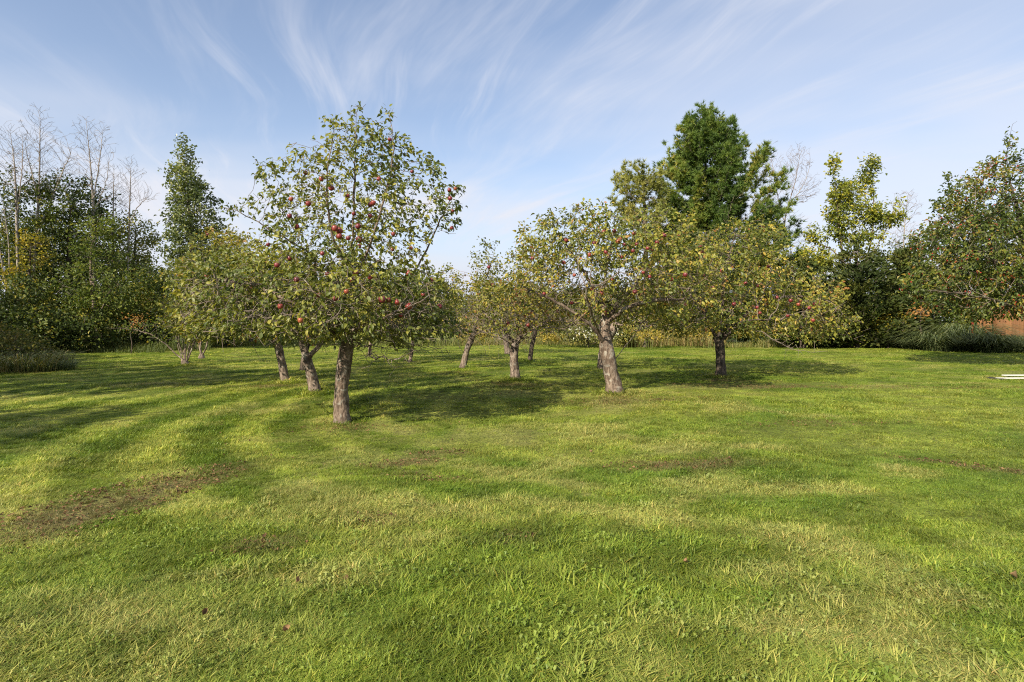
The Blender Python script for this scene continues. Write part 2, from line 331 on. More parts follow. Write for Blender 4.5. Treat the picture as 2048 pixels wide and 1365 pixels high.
scl = (0.66 + 0.62 * np.clip((tall - .38) / .3, 0, 1)) * R.uniform(.8, 1.2, n) * (1 + 0.022 * np.clip(D - 5, 0, 30)) * (0.92 + 0.24 * np.clip((4.2 - D) / 2.2, 0, 1))
for bx, by_ in BASES:
    dd = np.hypot(Xg - bx, D - by_); scl *= 1 + 1.1 * np.clip((.55 - dd) / .3, 0, 1)
kind = np.where(R.random(n) < .87, R.integers(0, 4, n), np.where(R.random(n) < .7, R.integers(4, 6, n), 6))
pm = bpy.data.meshes.new('grass'); pm.vertices.add(n)
pm.vertices.foreach_set('co', np.stack([Xg, D, gz(Xg, D)], -1).astype(np.float32).ravel())
for nm, typ, arr in (('rz', 'FLOAT', rotz), ('sc', 'FLOAT', scl), ('kd', 'INT', kind)):
    at = pm.attributes.new(nm, typ, 'POINT'); at.data.foreach_set('value', arr.astype(np.int32 if typ == 'INT' else np.float32))
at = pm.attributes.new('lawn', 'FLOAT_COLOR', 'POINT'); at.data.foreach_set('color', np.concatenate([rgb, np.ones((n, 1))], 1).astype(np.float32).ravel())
go_ = bpy.data.objects.new('grass', pm); col.objects.link(go_); tag(go_, 'short green and straw coloured blades covering the lawn', 'grass', kind='stuff')
ng = bpy.data.node_groups.new('grass_blades', 'GeometryNodeTree')
ng.interface.new_socket('Geometry', in_out='INPUT', socket_type='NodeSocketGeometry'); ng.interface.new_socket('Geometry', in_out='OUTPUT', socket_type='NodeSocketGeometry')
gi, gout = N(ng, 'NodeGroupInput'), N(ng, 'NodeGroupOutput'); jn = N(ng, 'GeometryNodeGeometryToInstance')
iop = N(ng, 'GeometryNodeInstanceOnPoints'); m2p = N(ng, 'GeometryNodeMeshToPoints')
for o in reversed(TUFTS):
    oi = N(ng, 'GeometryNodeObjectInfo'); oi.inputs['Object'].default_value = o; ng.links.new(oi.outputs['Geometry'], jn.inputs[0])
na = {}
for nm, typ in (('rz', 'FLOAT'), ('sc', 'FLOAT'), ('kd', 'INT')):
    a = N(ng, 'GeometryNodeInputNamedAttribute', data_type=typ); a.inputs['Name'].default_value = nm; na[nm] = a.outputs['Attribute']
cx3 = N(ng, 'ShaderNodeCombineXYZ'); ng.links.new(na['rz'], cx3.inputs[2])
ng.links.new(gi.outputs[0], m2p.inputs[0]); ng.links.new(m2p.outputs[0], iop.inputs['Points']); ng.links.new(jn.outputs[0], iop.inputs['Instance'])
iop.inputs['Pick Instance'].default_value = True; ng.links.new(na['kd'], iop.inputs['Instance Index'])
ng.links.new(cx3.outputs[0], iop.inputs['Rotation']); ng.links.new(na['sc'], iop.inputs['Scale']); ng.links.new(iop.outputs[0], gout.inputs[0])
md = go_.modifiers.new('blades', 'NODES'); md.node_group = ng

# ------------------------------------------------------------------ growing trees
def resample(pts, step):
    pts = np.asarray(pts, float); seg = np.linalg.norm(np.diff(pts, axis=0), axis=1); t = np.concatenate([[0], np.cumsum(seg)])
    k = max(2, int(t[-1] / step) + 1); q = np.linspace(0, t[-1], k)
    # smooth (catmull-like) by resampling a chaikin-cut line
    P = pts
    for _ in range(2):
        if len(P) > 2:
            a = P[:-1] * .75 + P[1:] * .25; b = P[:-1] * .25 + P[1:] * .75
            P = np.concatenate([P[:1], np.stack([a, b], 1).reshape(-1, 3), P[-1:]])
    seg = np.linalg.norm(np.diff(P, axis=0), axis=1); t = np.concatenate([[0], np.cumsum(seg)]); q = np.linspace(0, t[-1], k)
    return np.stack([np.interp(q, t, P[:, i]) for i in range(3)], -1)

class Tree:
    def __init__(s, seed): s.P = np.zeros((0, 3)); s.par = []; s.dead = []; s.rg = np.random.default_rng(seed)
    def chain(s, pts, step, dead=False, wob=0.0):
        Q = resample(pts, step)
        if wob: Q[1:] += s.rg.normal(0, wob, Q[1:].shape)
        if len(s.P):
            k = int(np.argmin(np.linalg.norm(s.P - Q[0], axis=1))); Q = Q[1:]
        else: k = -1
        for i in range(len(Q)):
            s.par.append(k); k = len(s.P) + i; s.dead.append(dead)
        s.P = np.concatenate([s.P, Q]); return k
    def grow(s, A, step, kill, infl, iters=70, up=0.0, jit=0.25, frm=0):
        rg = s.rg; A = A.copy()
        def nearest(Q, off):
            d = np.linalg.norm(A[:, None] - Q[None], axis=2); j = d.argmin(1); return j + off, d[np.arange(len(A)), j]
        live = np.array([i for i in range(len(s.P)) if i >= frm and not s.dead[i]])
        ni, nd = nearest(s.P[live], 0); ni = live[ni]; kids = {}
        for it in range(iters):
            act = nd < infl
            if not act.any(): infl *= 1.5; act = nd < infl
            if not len(A) or not act.any(): break
            S = np.zeros_like(s.P); np.add.at(S, ni[act], nrm(A[act] - s.P[ni[act]]))
            nodes = np.unique(ni[act]); nodes = np.array([q for q in nodes if kids.get(q, 0) < 3], int)
            if not len(nodes): break
            v = nrm(S[nodes]) + rg.normal(0, jit, (len(nodes), 3)); v[:, 2] += up; Q = s.P[nodes] + nrm(v) * step
            for q in nodes: kids[q] = kids.get(q, 0) + 1; s.par.append(int(q)); s.dead.append(False)
            off = len(s.P); s.P = np.concatenate([s.P, Q]); j, d = nearest(Q, off)
            b = d < nd; ni[b] = j[b]; nd[b] = d[b]; k = nd > kill; A, ni, nd = A[k], ni[k], nd[k]
            if not len(A): break
    def finish(s, rtrunk, rtip, flare=1.5, flare_h=0.25):
        n = len(s.P); par = np.array(s.par); ch = [[] for _ in range(n)]
        for i, p in enumerate(par):
            if p >= 0: ch[p].append(i)
        wt_ = np.zeros(n)
        for i in range(n - 1, -1, -1):
            if not ch[i]: wt_[i] = 1
            if par[i] >= 0: wt_[par[i]] += wt_[i] + 0.06
        s.w = wt_; al = math.log(rtrunk / rtip) / math.log(max(wt_[0], 2)); s.r = rtip * np.maximum(wt_, 1) ** al; s.r = np.maximum(rtip, s.r * (.58 + .42 * (s.r / rtrunk) ** 1.3))
        z0 = s.P[0, 2]; s.r *= 1 + (flare - 1) * np.exp(-np.maximum(s.P[:, 2] - z0, 0) / flare_h * 1.2) * (s.r > rtrunk * .5)
        s.ch = ch; s.par = par
        s.chains = []; st_ = [(0, -1)]
        while st_:
            i, p = st_.pop(); c_ = [p] if p >= 0 else []
            while True:
                c_.append(i)
                if not ch[i]: break
                o = sorted(ch[i], key=lambda q: -wt_[q]); st_ += [(q, i) for q in o[1:]]; i = o[0]
            s.chains.append(c_)
        s.leafy = np.array([not d for d in s.dead])
    def tubes(s, mb_thick, mb_thin, thr, m_thick=0, m_thin=0, lump=0.0, sides=12):
        for c_ in s.chains:
            if len(c_) < 2: continue
            P = s.P[c_]; r = s.r[c_].copy()
            if s.par[c_[1]] == c_[0] and len(c_) > 2 and c_[0] != 0: r[0] = min(r[0], r[1] * 1.15)
            r[-1] *= .6; rm = r.max()
            thick = rm > thr or c_[0] == 0
            ns = sides if rm > 0.05 else (7 if rm > 0.02 else (5 if rm > .008 else 3))
            T = nrm(np.gradient(P, axis=0)); ref = np.array([0.31, 0.95, 0.05]) if abs(T[:, 2]).mean() > .6 else np.array([.1, .05, 1.0])
            U = nrm(np.cross(T, ref)); W = np.cross(T, U); a = np.arange(ns) / ns * 2 * math.pi
            rr_ = r[:, None] * np.ones(ns)
            if lump and rm > 0.05:
                zz_ = P[:, 2][:, None]; rr_ = rr_ * (1 + lump * (vnoise(np.cos(a)[None] * 1.3 + 9 + 0 * zz_, zz_ * 5 + np.sin(a)[None] * 1.3) - .5) + lump * .6 * (vnoise(a[None] * 3 + 0 * zz_, zz_ * 2.0 + 5) - .5))
            if c_[0] == 0 and rm > .05:                  # root lobes where the trunk meets the ground
                hz = np.maximum(P[:, 2] - P[0, 2], 0)[:, None]; rr_ = rr_ * (1 + .34 * np.exp(-hz / (1.3 * rm)) * (.35 + .65 * np.cos(2.5 * a + P[0, 0] * 9)[None] ** 2))
            V = P[:, None] + rr_[..., None] * (np.cos(a)[None, :, None] * U[:, None] + np.sin(a)[None, :, None] * W[:, None])
            m = len(P); I = np.arange(m * ns).reshape(m, ns); J = np.roll(I, -1, 1)
            q = np.stack([I[:-1], J[:-1], J[1:], I[1:]], -1).reshape(-1, 4)
            (mb_thick if thick else mb_thin).add(V.reshape(-1, 3), q, m_thick if thick else m_thin, 0.5)

# leaf outlines: (along, across, lift)
L_NEAR = (np.array([[0, 0, 0], [.28, .24, .07], [.28, -.24, .07], [.30, 0, 0], [.66, .25, .04], [.66, -.25, .04], [.66, 0, -.04], [1, 0, -.16]]),
          [np.array([[0, 3, 1], [0, 2, 3], [6, 7, 4], [5, 7, 6]]), np.array([[1, 3, 6, 4], [3, 2, 5, 6]])])
L_FAR = (np.array([[0, 0, 0], [.5, .32, .10], [1, 0, -.08], [.5, -.32, .10]]), [np.array([[0, 2, 1], [0, 3, 2]])])
def leaves(mb, pos, d, up, size, rnd, shape, mat=0, width=1.0):
    T, fs = shape; x = nrm(d); y = nrm(np.cross(up, x)); z = np.cross(x, y); k = len(T); curl = np.abs(np.sin(pos[:, 0] * 911.7 + pos[:, 2] * 573.1 + pos[:, 1] * 337.9)) * 2.4 + .3
    V = pos[:, None] + size[:, None, None] * (T[None, :, 0, None] * x[:, None] + T[None, :, 1, None] * width * y[:, None] + (curl[:, None] * T[None, :, 2])[..., None] * z[:, None])
    off = (np.arange(len(pos)) * k)
    first = True; b = mb.n
    for f in fs:
        q = (f[None] + off[:, None, None]).reshape(-1, f.shape[1])
        if first: mb.add(V.reshape(-1, 3), q, mat, np.repeat(rnd, k)); first = False
        else: mb.f.append(((q + b).astype(np.int32), mat))
def leaf_frames(n, rg, out_dir, droop=.35, spread=.9):
    d = nrm(out_dir + rg.normal(0, spread, (n, 3))); d[:, 2] -= droop; d = nrm(d)
    up = nrm(np.array([-.25, -.35, .75]) + rg.normal(0, .62, (n, 3))); return d, up
def ell(D, spec, rg):
    """attractors in ellipsoids given as px, py, rx, ry (photo px at depth D+dy), depth radius (m), count[, dy]"""
    A = []
    for e in spec:
        px, py, rx, ry, rd, n_ = e[:6]; dy = e[6] if len(e) > 6 else 0; c_ = ray(px, py, D + dy); q = nrm(rg.normal(0, 1, (n_, 3))) * (rg.random((n_, 1)) ** (1 / 2.6))
        A.append(c_ + q * np.array([rx * D / F, rd, ry * D / F]))
    A = np.concatenate(A); return A[A[:, 2] > 0.35]
def pt(D, p): return ray(p[0], p[1], D + (p[2] if len(p) > 2 else 0))

def apple_mesh(seed):
    rg = np.random.default_rng(seed); mb = MB(); ns, prof = 12, [(.10, .36), (.24, .47), (.40, .44), (.49, .27), (.51, .05), (.46, -.18), (.35, -.36), (.2, -.45), (.08, -.41)]
    V = []; sq = rg.uniform(.9, 1.05)
    for r_, z in prof:
        for k in range(ns):
            a = k / ns * 2 * math.pi; q = 1 + .03 * math.sin(5 * a) * (z < 0); V.append((r_ * math.cos(a) * q, r_ * math.sin(a) * q, z * sq))
    V += [(0, 0, .28), (0, 0, -.36)]; I = np.arange(len(prof) * ns).reshape(-1, ns); J = np.roll(I, -1, 1)
    mb.add(V, np.stack([I[:-1], I[1:], J[1:], J[:-1]], -1).reshape(-1, 4))
    t_, b_ = len(prof) * ns, len(prof) * ns + 1
    mb.f.append((np.array([[t_, I[0, k], J[0, k]] for k in range(ns)], np.int32), 0)); mb.f.append((np.array([[b_, J[-1, k], I[-1, k]] for k in range(ns)], np.int32), 0))
    a = np.arange(4) / 4 * 6.283; S = []
    for z, o in ((.26, 0), (.55, .03), (.78, .10)): S += [(.03 * math.cos(q) + o, .03 * math.sin(q), z) for q in a]
    I = np.arange(12).reshape(3, 4); J = np.roll(I, -1, 1); mb.add(S, np.stack([I[:-1], J[:-1], J[1:], I[1:]], -1).reshape(-1, 4), 1)
    return mb.mesh('apple', [M['apple'], M['twig']], True)
def apple_mat():
    m, t = new_mat('apple_skin'); tcn = N(t, 'ShaderNodeTexCoord'); oi = N(t, 'ShaderNodeObjectInfo')
    base = ramp(t, oi.outputs['Random'], [(0, (.10, .014, .022)), (.45, (.17, .022, .026)), (.85, (.22, .035, .03)), (1, (.33, .09, .04))])
    n1 = noise(t, mapping(t, tcn.outputs['Object'], scl=(1.3, 1.3, .5)), 3.0, 4, .6); c = mixc(t, math_n(t, 'MULTIPLY', maprange(t, n1, .52, .78), .4), base, (.42, .24, .08))
    p = N(t, 'ShaderNodeBsdfPrincipled'); t.links.new(c, p.inputs['Base Color']); p.inputs['Roughness'].default_value = .38; p.inputs['Specular IOR Level'].default_value = .5; out(t, p.outputs[0]); return m
M['apple'] = apple_mat(); APPLES = [apple_mesh(i) for i in range(3)]
def hang_apples(root, T, spots, D, dia_px, rg, front=True, n_rand=0):
    ok = np.where((T.r <= np.quantile(T.r, .8)) & T.leafy)[0]; P = T.P[ok]; sx = 1024 + F * P[:, 0] / P[:, 1]; sy = HOR - F * (P[:, 2] - .06 - CH) / P[:, 1]
    used = []; spots = list(spots)
    for k in range(n_rand):
        i = rg.integers(len(ok)); spots.append((sx[i], sy[i], dia_px))
    for sp in spots:
        d2 = np.hypot(sx - sp[0], sy - sp[1]) + (14.0 if front else 2.0) * (P[:, 1] - P[:, 1].min())
        for i in used: d2[i] += 50
        i = int(d2.argmin()); used.append(i); dia = .86 * min(13.5, sp[2] if len(sp) > 2 else dia_px) / F * D * rg.uniform(.74, 1.06)
        o = bpy.data.objects.new('apple', APPLES[rg.integers(3)]); col.objects.link(o); o.parent = root; o.scale = (dia,) * 3
        o.location = P[i] - np.array(root.location) - np.array([0, 0, dia * .72]); o.rotation_euler = (rg.normal(0, .3), rg.normal(0, .3), rg.random() * 6.28)

PER = 1.7
def grow_tree(name, label, cat, group, D, chains, spec, seed, rtrunk, rtip=.0028, step=.12, kill=.15, infl=.7, up=.05, jit=.28, thr=.012, leaf=.075, per=3.0, leafmat='apple_leaf', bark='bark', twigm='twig',
              shape=L_FAR, sprd=.05, droop=.35, lump=.12, dead=(), flare=1.2, single=0, rpow=1.0, leaf_r=.62, iters=70, tint=(0, 1), wid=1.0, dens=1.8, thin=None, spur=0.55, twiggy=0):
    T = Tree(seed); rg = T.rg
    pts0 = [pt(D, p) for p in chains[0]]; pts0[0][2] = gz(pts0[0][0], pts0[0][1]) - .04
    T.chain(pts0, max(.05, min(step * .6, .2)), wob=rtrunk * .04)
    for c_ in chains[1:]: T.chain([pt(D, p) for p in c_], step * .8, wob=step * .06)
    for c_ in dead: T.chain([pt(D, p) for p in c_], step * .7, dead=True, wob=step * .18)
    nd0 = len(T.P)
    if spec: T.grow(ell(D, [(*e[:5], int(e[5] * dens), *e[6:]) for e in spec], rg), step, kill * .85, infl, iters, up, jit)
    if dead:                                            # leafless side twigs on the dead limbs
        for i in [k for k in range(nd0) if T.dead[k]]:
            for _ in range(2):
                if rg.random() < .6:
                    q = T.P[i]; v = nrm(rg.normal(0, 1, 3) + np.array([0, 0, .1])); L = rg.uniform(.08, .3) * step / .12
                    T.chain([q, q + v * L * .5, q + v * L + rg.normal(0, .03, 3)], step * .6, dead=True)
    if twiggy:                                          # bare spurs and dead twigs low in the crown
        c_ = np.arange(nd0, len(T.P)); zq = np.quantile(T.P[c_, 2], .55); c_ = c_[T.P[c_, 2] < zq]
        for i in rg.choice(c_, min(twiggy, len(c_)), replace=False):
            q = T.P[i]; v = nrm(rg.normal(0, 1, 3) * np.array([1, 1, .45]) + np.array([0, -.25, -.12])); L = rg.uniform(.12, .5) * step / .12; m_ = q + v * L * .5 + rg.normal(0, .12 * L, 3); e_ = q + v * L + rg.normal(0, .15 * L, 3)
            T.chain([q, m_, e_], step * .8, dead=True); u2 = nrm(v + rg.normal(0, .8, 3)); T.chain([m_, m_ + u2 * L * .5], step, dead=True)
    T.finish(rtrunk, rtip, flare, .25 * rtrunk / .12)
    origin = T.P[0].copy(); origin[2] = gz(origin[0], origin[1]); root = empty(name, origin, label, cat, group)
    T.P = T.P - origin
    mt, mc = MB(), MB(); T.tubes(mt, mc, thr, 0, 1, lump)
    mt.build('trunk', [M[bark]], root, True)
    if per > 0:
        cand = np.where((T.r <= np.quantile(T.r, leaf_r)) & T.leafy & (np.arange(len(T.P)) >= nd0))[0]
        lam = np.full(len(cand), per * PER)
        if thin: lam *= 1 - (1 - thin[1]) * np.clip((T.P[cand, 2] - thin[0]) / .5, 0, 1)
        if spur: lam *= np.where(rg.random(len(cand)) < spur, 1 / spur, 0)
        k = rg.poisson(lam); I = np.repeat(cand, k); n_ = len(I)
        tdir = nrm(T.P[I] - T.P[np.maximum(T.par[I], 0)]); cen = T.P[cand].mean(0); rad = T.P[I] - cen; rad[:, 2] *= .4; rad = nrm(rad)
        pos = T.P[I] + rg.normal(0, sprd, (n_, 3)) - tdir * (rg.random((n_, 1)) * step * .8)
        d, u_ = leaf_frames(n_, rg, tdir * .5 + rad * .7, droop); size = leaf * rg.uniform(.5, 1.25, n_)
        # colour drifts from branch to branch: neighbouring leaves turn together
        br = vnoise(pos[:, 0] * 1.7 + seed, pos[:, 2] * 1.7 + pos[:, 1] * 1.1)
        rnd = np.clip(.5 + (br - .5) * .75 + rg.normal(0, .2, n_), 0, 1); late = rg.random(n_) < .05; rnd[late] = rg.uniform(.85, 1, late.sum())
        rnd = tint[0] + (tint[1] - tint[0]) * rnd
        sel = np.zeros(n_, bool)
        if single:
            wpos = pos + origin; score = wpos[:, 1] + 0.9 * rg.random(n_); sel[np.argsort(score)[:single]] = True
            lm = []
            for q in range(6):
                b = MB(); leaves(b, np.zeros((1, 3)), np.array([[1., 0, 0]]), np.array([[0, 0, 1.]]), np.array([1.]), np.array([(q + .5) / 6]), shape, 0, 1 + .1 * rg.normal()); lm.append(b.mesh('leaf', [M[leafmat]], True))
            from mathutils import Matrix
            for i in np.where(sel)[0]:
                x = nrm(d[i]); y = nrm(np.cross(u_[i], x)); z = np.cross(x, y); o = bpy.data.objects.new('leaf', lm[min(5, int(rnd[i] * 6))]); col.objects.link(o); o.parent = root
                mtx = Matrix(((x[0], y[0], z[0], pos[i, 0]), (x[1], y[1], z[1], pos[i, 1]), (x[2], y[2], z[2], pos[i, 2]), (0, 0, 0, 1))) @ Matrix.Diagonal((size[i],) * 3 + (1,)); o.matrix_basis = mtx
        kp = ~sel; leaves(mc, pos[kp], d[kp], u_[kp], size[kp], rnd[kp], shape, 0, wid)
    if mc.n:
        cr = mc.build('crown', [M[leafmat], M[twigm]], root, shape is L_NEAR)
        if per > 0: cr['kind'] = 'stuff'
    T.P = T.P + origin
    return root, T

# ------------------------------------------------------------------ the orchard
ORCHARD = 'apple trees of the orchard'
def depth(py): return F * CH / (py - HOR)
rg0 = np.random.default_rng(3)

# the tall apple tree in front
D = depth(840)
a1, T1 = grow_tree('apple_tree', 'tallest apple tree in front with straight thick trunk and dark red apples', 'apple tree', ORCHARD, D,
  [[(682, 840), (683, 790), (687, 740), (690, 700), (693, 672)],
   [(693, 672), (700, 600, .1), (705, 520, .1), (708, 400, .15), (711, 300, .1), (713, 222, .1)],
   [(691, 690), (650, 655, -.4), (590, 610, -.7), (520, 570, -.6), (430, 560, -.4)],
   [(693, 676), (735, 640, .3), (790, 590, .5), (840, 530, .4), (880, 440, .3), (905, 390, .2)],
   [(693, 676), (665, 620, .6), (630, 560, .9), (600, 480, .9), (545, 390, .6), (512, 335, .5)],
   [(695, 665), (740, 650, -.7), (790, 625, -1.2), (850, 600, -1.4)],
   [(693, 670), (690, 630, -.9), (660, 600, -1.6)], [(702, 580, .1), (745, 480, -.3), (775, 380, -.3), (790, 300, -.2), (778, 225, -.2)],
   [(703, 560, .1), (660, 470, -.4), (650, 360, -.4), (668, 260, -.3)], [(640, 520, .5), (560, 470, .2), (480, 425, 0), (448, 415, 0)],
   [(694, 668), (720, 640, 1.0), (780, 600, 1.7)], [(694, 668), (650, 640, 1.0), (560, 620, 1.5)]],
  [(705, 285, 70, 60, .6, 90), (645, 345, 75, 65, .8, 90), (785, 325, 70, 70, .7, 90), (590, 405, 85, 75, .8, 120), (840, 410, 90, 75, .8, 110), (715, 410, 120, 80, 1.1, 170),
   (690, 500, 180, 60, 1.3, 260), (660, 590, 255, 65, 1.8, 900), (820, 600, 110, 75, 1.3, 420), (470, 570, 105, 75, 1.1, 280), (680, 645, 230, 38, 1.8, 650), (830, 655, 100, 32, 1.2, 200), (480, 640, 110, 38, 1.2, 200),
   (712, 222, 20, 22, .14, 12), (779, 228, 16, 20, .12, 9), (918, 385, 22, 24, .2, 16), (906, 440, 20, 34, .15, 18), (465, 422, 36, 16, .2, 22), (518, 345, 22, 26, .2, 16), (860, 335, 22, 20, .2, 14)],
  21, .098, .0034, .105, .12, .6, up=.07, jit=.34, leaf=.070, per=3.4, leafmat='apple_leaf', bark='bark_near', shape=L_NEAR, sprd=.04, dens=2.3, thin=(2.2, .68), tint=(0, .74), twiggy=560, droop=.4, lump=.30, flare=1.28, single=300, leaf_r=.75,
  dead=[[(697, 690), (740, 690, -.3), (790, 700, -.5), (835, 690, -.5)], [(740, 690, -.3), (733, 712, -.5), (760, 716, -.7), (800, 724, -.8), (830, 700, -.9)], [(690, 686), (640, 690, .5), (590, 680, .8)], [(693, 684), (730, 676, .6), (800, 684, 1.0), (880, 700, 1.2)]])
AP1 = [(650, 354, 16), (657, 381, 14), (586, 397, 13), (616, 404, 12), (612, 357, 10), (575, 434, 12), (595, 457, 11), (657, 452, 12), (685, 463, 14), (685, 475, 12), (712, 471, 15), (703, 479, 12), (737, 413, 13), (749, 409, 13),
  (716, 447, 12), (768, 364, 10), (772, 285, 9), (826, 341, 9), (894, 385, 10), (904, 405, 11), (904, 425, 11), (905, 454, 10), (920, 370, 10), (785, 486, 10), (784, 503, 11), (832, 498, 9), (528, 502, 9), (690, 400, 10),
  (704, 430, 11), (746, 430, 10), (542, 531, 11), (586, 526, 11), (651, 553, 11), (700, 562, 11), (818, 547, 13), (857, 567, 13), (765, 605, 19), (822, 611, 15), (773, 593, 12), (848, 592, 10), (802, 617, 12), (805, 628, 12),
  (879, 614, 11), (870, 628, 11), (561, 625, 11), (605, 636, 11), (675, 605, 12), (689, 597, 12), (646, 587, 12), (716, 540, 10), (640, 500, 10), (730, 500, 10), (600, 560, 10), (740, 560, 11)]
hang_apples(a1, T1, AP1, D, 12, rg0)

# the two apple trees on the right of the orchard
D = depth(788)
a2, T2 = grow_tree('apple_tree', 'broad apple tree forking low into two thick limbs right of the orchard gap', 'apple tree', ORCHARD, D,
  [[(1230, 788), (1224, 750), (1217, 715), (1211, 690)], [(1211, 692), (1195, 665, -.2), (1165, 635, -.4), (1105, 600, -.5), (1050, 575, -.4)],
   [(1211, 690), (1210, 640, .2), (1206, 590, .2), (1215, 520, .2), (1230, 455, .2)], [(1210, 650, .2), (1250, 615, -.2), (1310, 600, -.4), (1380, 600, -.4)],
   [(1208, 610, .2), (1165, 540, .5), (1120, 470, .5)], [(1210, 640, .2), (1255, 590, .9), (1310, 520, 1.2)], [(1200, 672, -.1), (1180, 620, -1.0), (1170, 570, -1.4)], [(1222, 728), (1245, 700, .2), (1275, 660, .4)]],
  [(1230, 520, 170, 95, 1.7, 640), (1100, 500, 70, 65, 1.0, 190), (1330, 560, 120, 85, 1.6, 380), (1190, 440, 70, 36, .7, 90), (1110, 440, 45, 20, .5, 50), (1207, 405, 9, 20, .1, 8), (1065, 575, 60, 55, .8, 110), (1300, 470, 90, 55, 1.1, 160), (1250, 605, 190, 46, 1.2, 330, 1.0), (1100, 600, 80, 36, .7, 110, .8)],
  31, .135, .003, .135, .16, .7, jit=.34, leaf=.078, per=4.0, leafmat='apple_leaf', bark='bark_near', sprd=.06, dens=2.2, twiggy=300, lump=.26, flare=1.25, leaf_r=.72, shape=L_NEAR,
  dead=[[(1190, 655, -.2), (1130, 640, -.6), (1060, 640, -.8), (1010, 625, -.8)], [(1165, 640, -.3), (1100, 660, -.3), (1050, 655, -.2)]])
AP2 = [(1269, 577), (1303, 566), (1332, 557), (1207, 585), (1188, 582), (1300, 504), (1239, 512), (1210, 458), (1234, 460), (1241, 483), (1337, 477), (1321, 493), (1301, 503), (1222, 507), (1254, 498), (1120, 530), (1150, 560), (1090, 590), (1280, 540), (1180, 520), (1260, 470), (1175, 480)]
hang_apples(a2, T2, AP2, D, 9.5, rg0, n_rand=8)
D = depth(752)
a3, T3 = grow_tree('apple_tree', 'round crowned apple tree short dark trunk and orange red apples before the pine', 'apple tree', ORCHARD, D,
  [[(1441, 752), (1442, 725), (1440, 700), (1438, 685)], [(1438, 688), (1420, 650), (1395, 600, -.3), (1340, 560, -.4)], [(1438, 686), (1468, 655, .1), (1510, 610, .2), (1580, 590, .1), (1650, 600, 0)],
   [(1438, 680), (1445, 620, -.2), (1450, 540, 0), (1470, 470, 0)], [(1445, 670), (1480, 640, -1), (1550, 640, -1.6)], [(1440, 670), (1450, 630, 1), (1520, 560, 1.6)]],
  [(1450, 545, 135, 85, 2.0, 620), (1580, 600, 105, 65, 1.6, 320), (1345, 590, 75, 65, 1.5, 200), (1650, 640, 50, 35, .9, 110), (1490, 485, 90, 45, 1.3, 190), (1500, 635, 170, 42, 1.9, 420), (1390, 510, 80, 60, 1.3, 160), (1370, 640, 80, 36, 1.4, 170), (1640, 655, 70, 28, 1.1, 140)],
  41, .115, .0035, .16, .2, .85, jit=.34, leaf=.088, per=4.8, leafmat='apple_leaf', bark='bark_dark', sprd=.075, dens=2.2, twiggy=160, lump=.2, leaf_r=.72,
  dead=[[(1500, 650, -.8), (1540, 678, -1.2), (1580, 700, -1.3), (1640, 705, -1.4)]])
AP3 = [(1363, 551), (1430, 574), (1373, 611), (1370, 631), (1512, 573), (1535, 540), (1587, 609), (1602, 601), (1630, 603), (1615, 620), (1598, 616), (1570, 632), (1377, 594), (1527, 585), (1436, 535), (1403, 555), (1482, 566), (1505, 617), (1627, 637), (1367, 469), (1405, 502), (1391, 503), (1365, 551), (1470, 600), (1550, 600)]
hang_apples(a3, T3, AP3, D, 8.5, rg0, n_rand=4)

# smaller apple trees behind
def small_apple(label, py, chains, spec, seed, rt, per=3.3, leaf=.085, step=.17, dead=(), apples=0, bark='bark', mat='far_apple_leaf', **kw):
    D = depth(py); r_, T = grow_tree('apple_tree', label, 'apple tree', ORCHARD, D, chains, spec, seed, rt, .0035, step, step * 1.25, .9, jit=.36, leaf=leaf, per=per * 1.8, leafmat=mat, bark=bark, sprd=.08, dens=2.6, twiggy=130, lump=.2, leaf_r=.72, dead=dead, **kw)
    if apples: hang_apples(r_, T, [], D, 8.5, rg0, n_rand=apples)
    return r_, T
small_apple('apple tree with pale forked trunk directly behind the tallest tree', 785,
  [[(630, 785), (623, 745), (612, 715), (606, 690)], [(606, 692), (600, 650), (590, 600), (560, 560)], [(614, 716), (632, 700), (646, 684), (660, 640), (700, 590)], [(603, 670), (560, 630, -.5), (500, 600, -.8)]],
  [(600, 585, 165, 70, 1.7, 420), (520, 560, 90, 70, 1.3, 200), (700, 590, 90, 60, 1.4, 160), (600, 645, 150, 32, 1.7, 260)], 51, .10, 3.2, apples=8)
small_apple('yellow leaved apple tree with thin trunk leaning over, outermost of the left row', 765,
  [[(572, 765), (565, 735), (560, 705), (555, 688)], [(555, 690), (540, 650), (500, 600), (450, 570)], [(556, 692), (575, 660), (590, 610)], [(556, 695), (580, 672, -.1)], [(550, 670), (490, 640, -.7), (420, 620, -1.0)]],
  [(480, 555, 125, 75, 1.7, 430), (420, 620, 75, 45, 1.4, 190), (540, 600, 110, 60, 1.6, 210), (455, 490, 60, 35, .9, 70), (470, 650, 120, 32, 1.6, 260)], 61, .09, 3.6, apples=6)
small_apple('thin dark apple tree half hidden behind the forked pale trunk', 740, [[(604, 740), (608, 715), (615, 690), (620, 655)]], [(610, 610, 110, 55, 1.6, 220)], 71, .075, bark='bark_dark')
small_apple('slim apple tree far back between the tallest tree and its low dead branches', 725, [[(819, 725), (824, 700), (828, 675), (830, 640)]], [(830, 610, 110, 60, 2.0, 300), (830, 655, 110, 22, 1.9, 150)], 81, .06, apples=3)
small_apple('distant thin apple tree just beside the tallest trunk', 712, [[(738, 712), (740, 695), (744, 670), (745, 640)]], [(742, 620, 80, 45, 1.8, 180)], 91, .06)
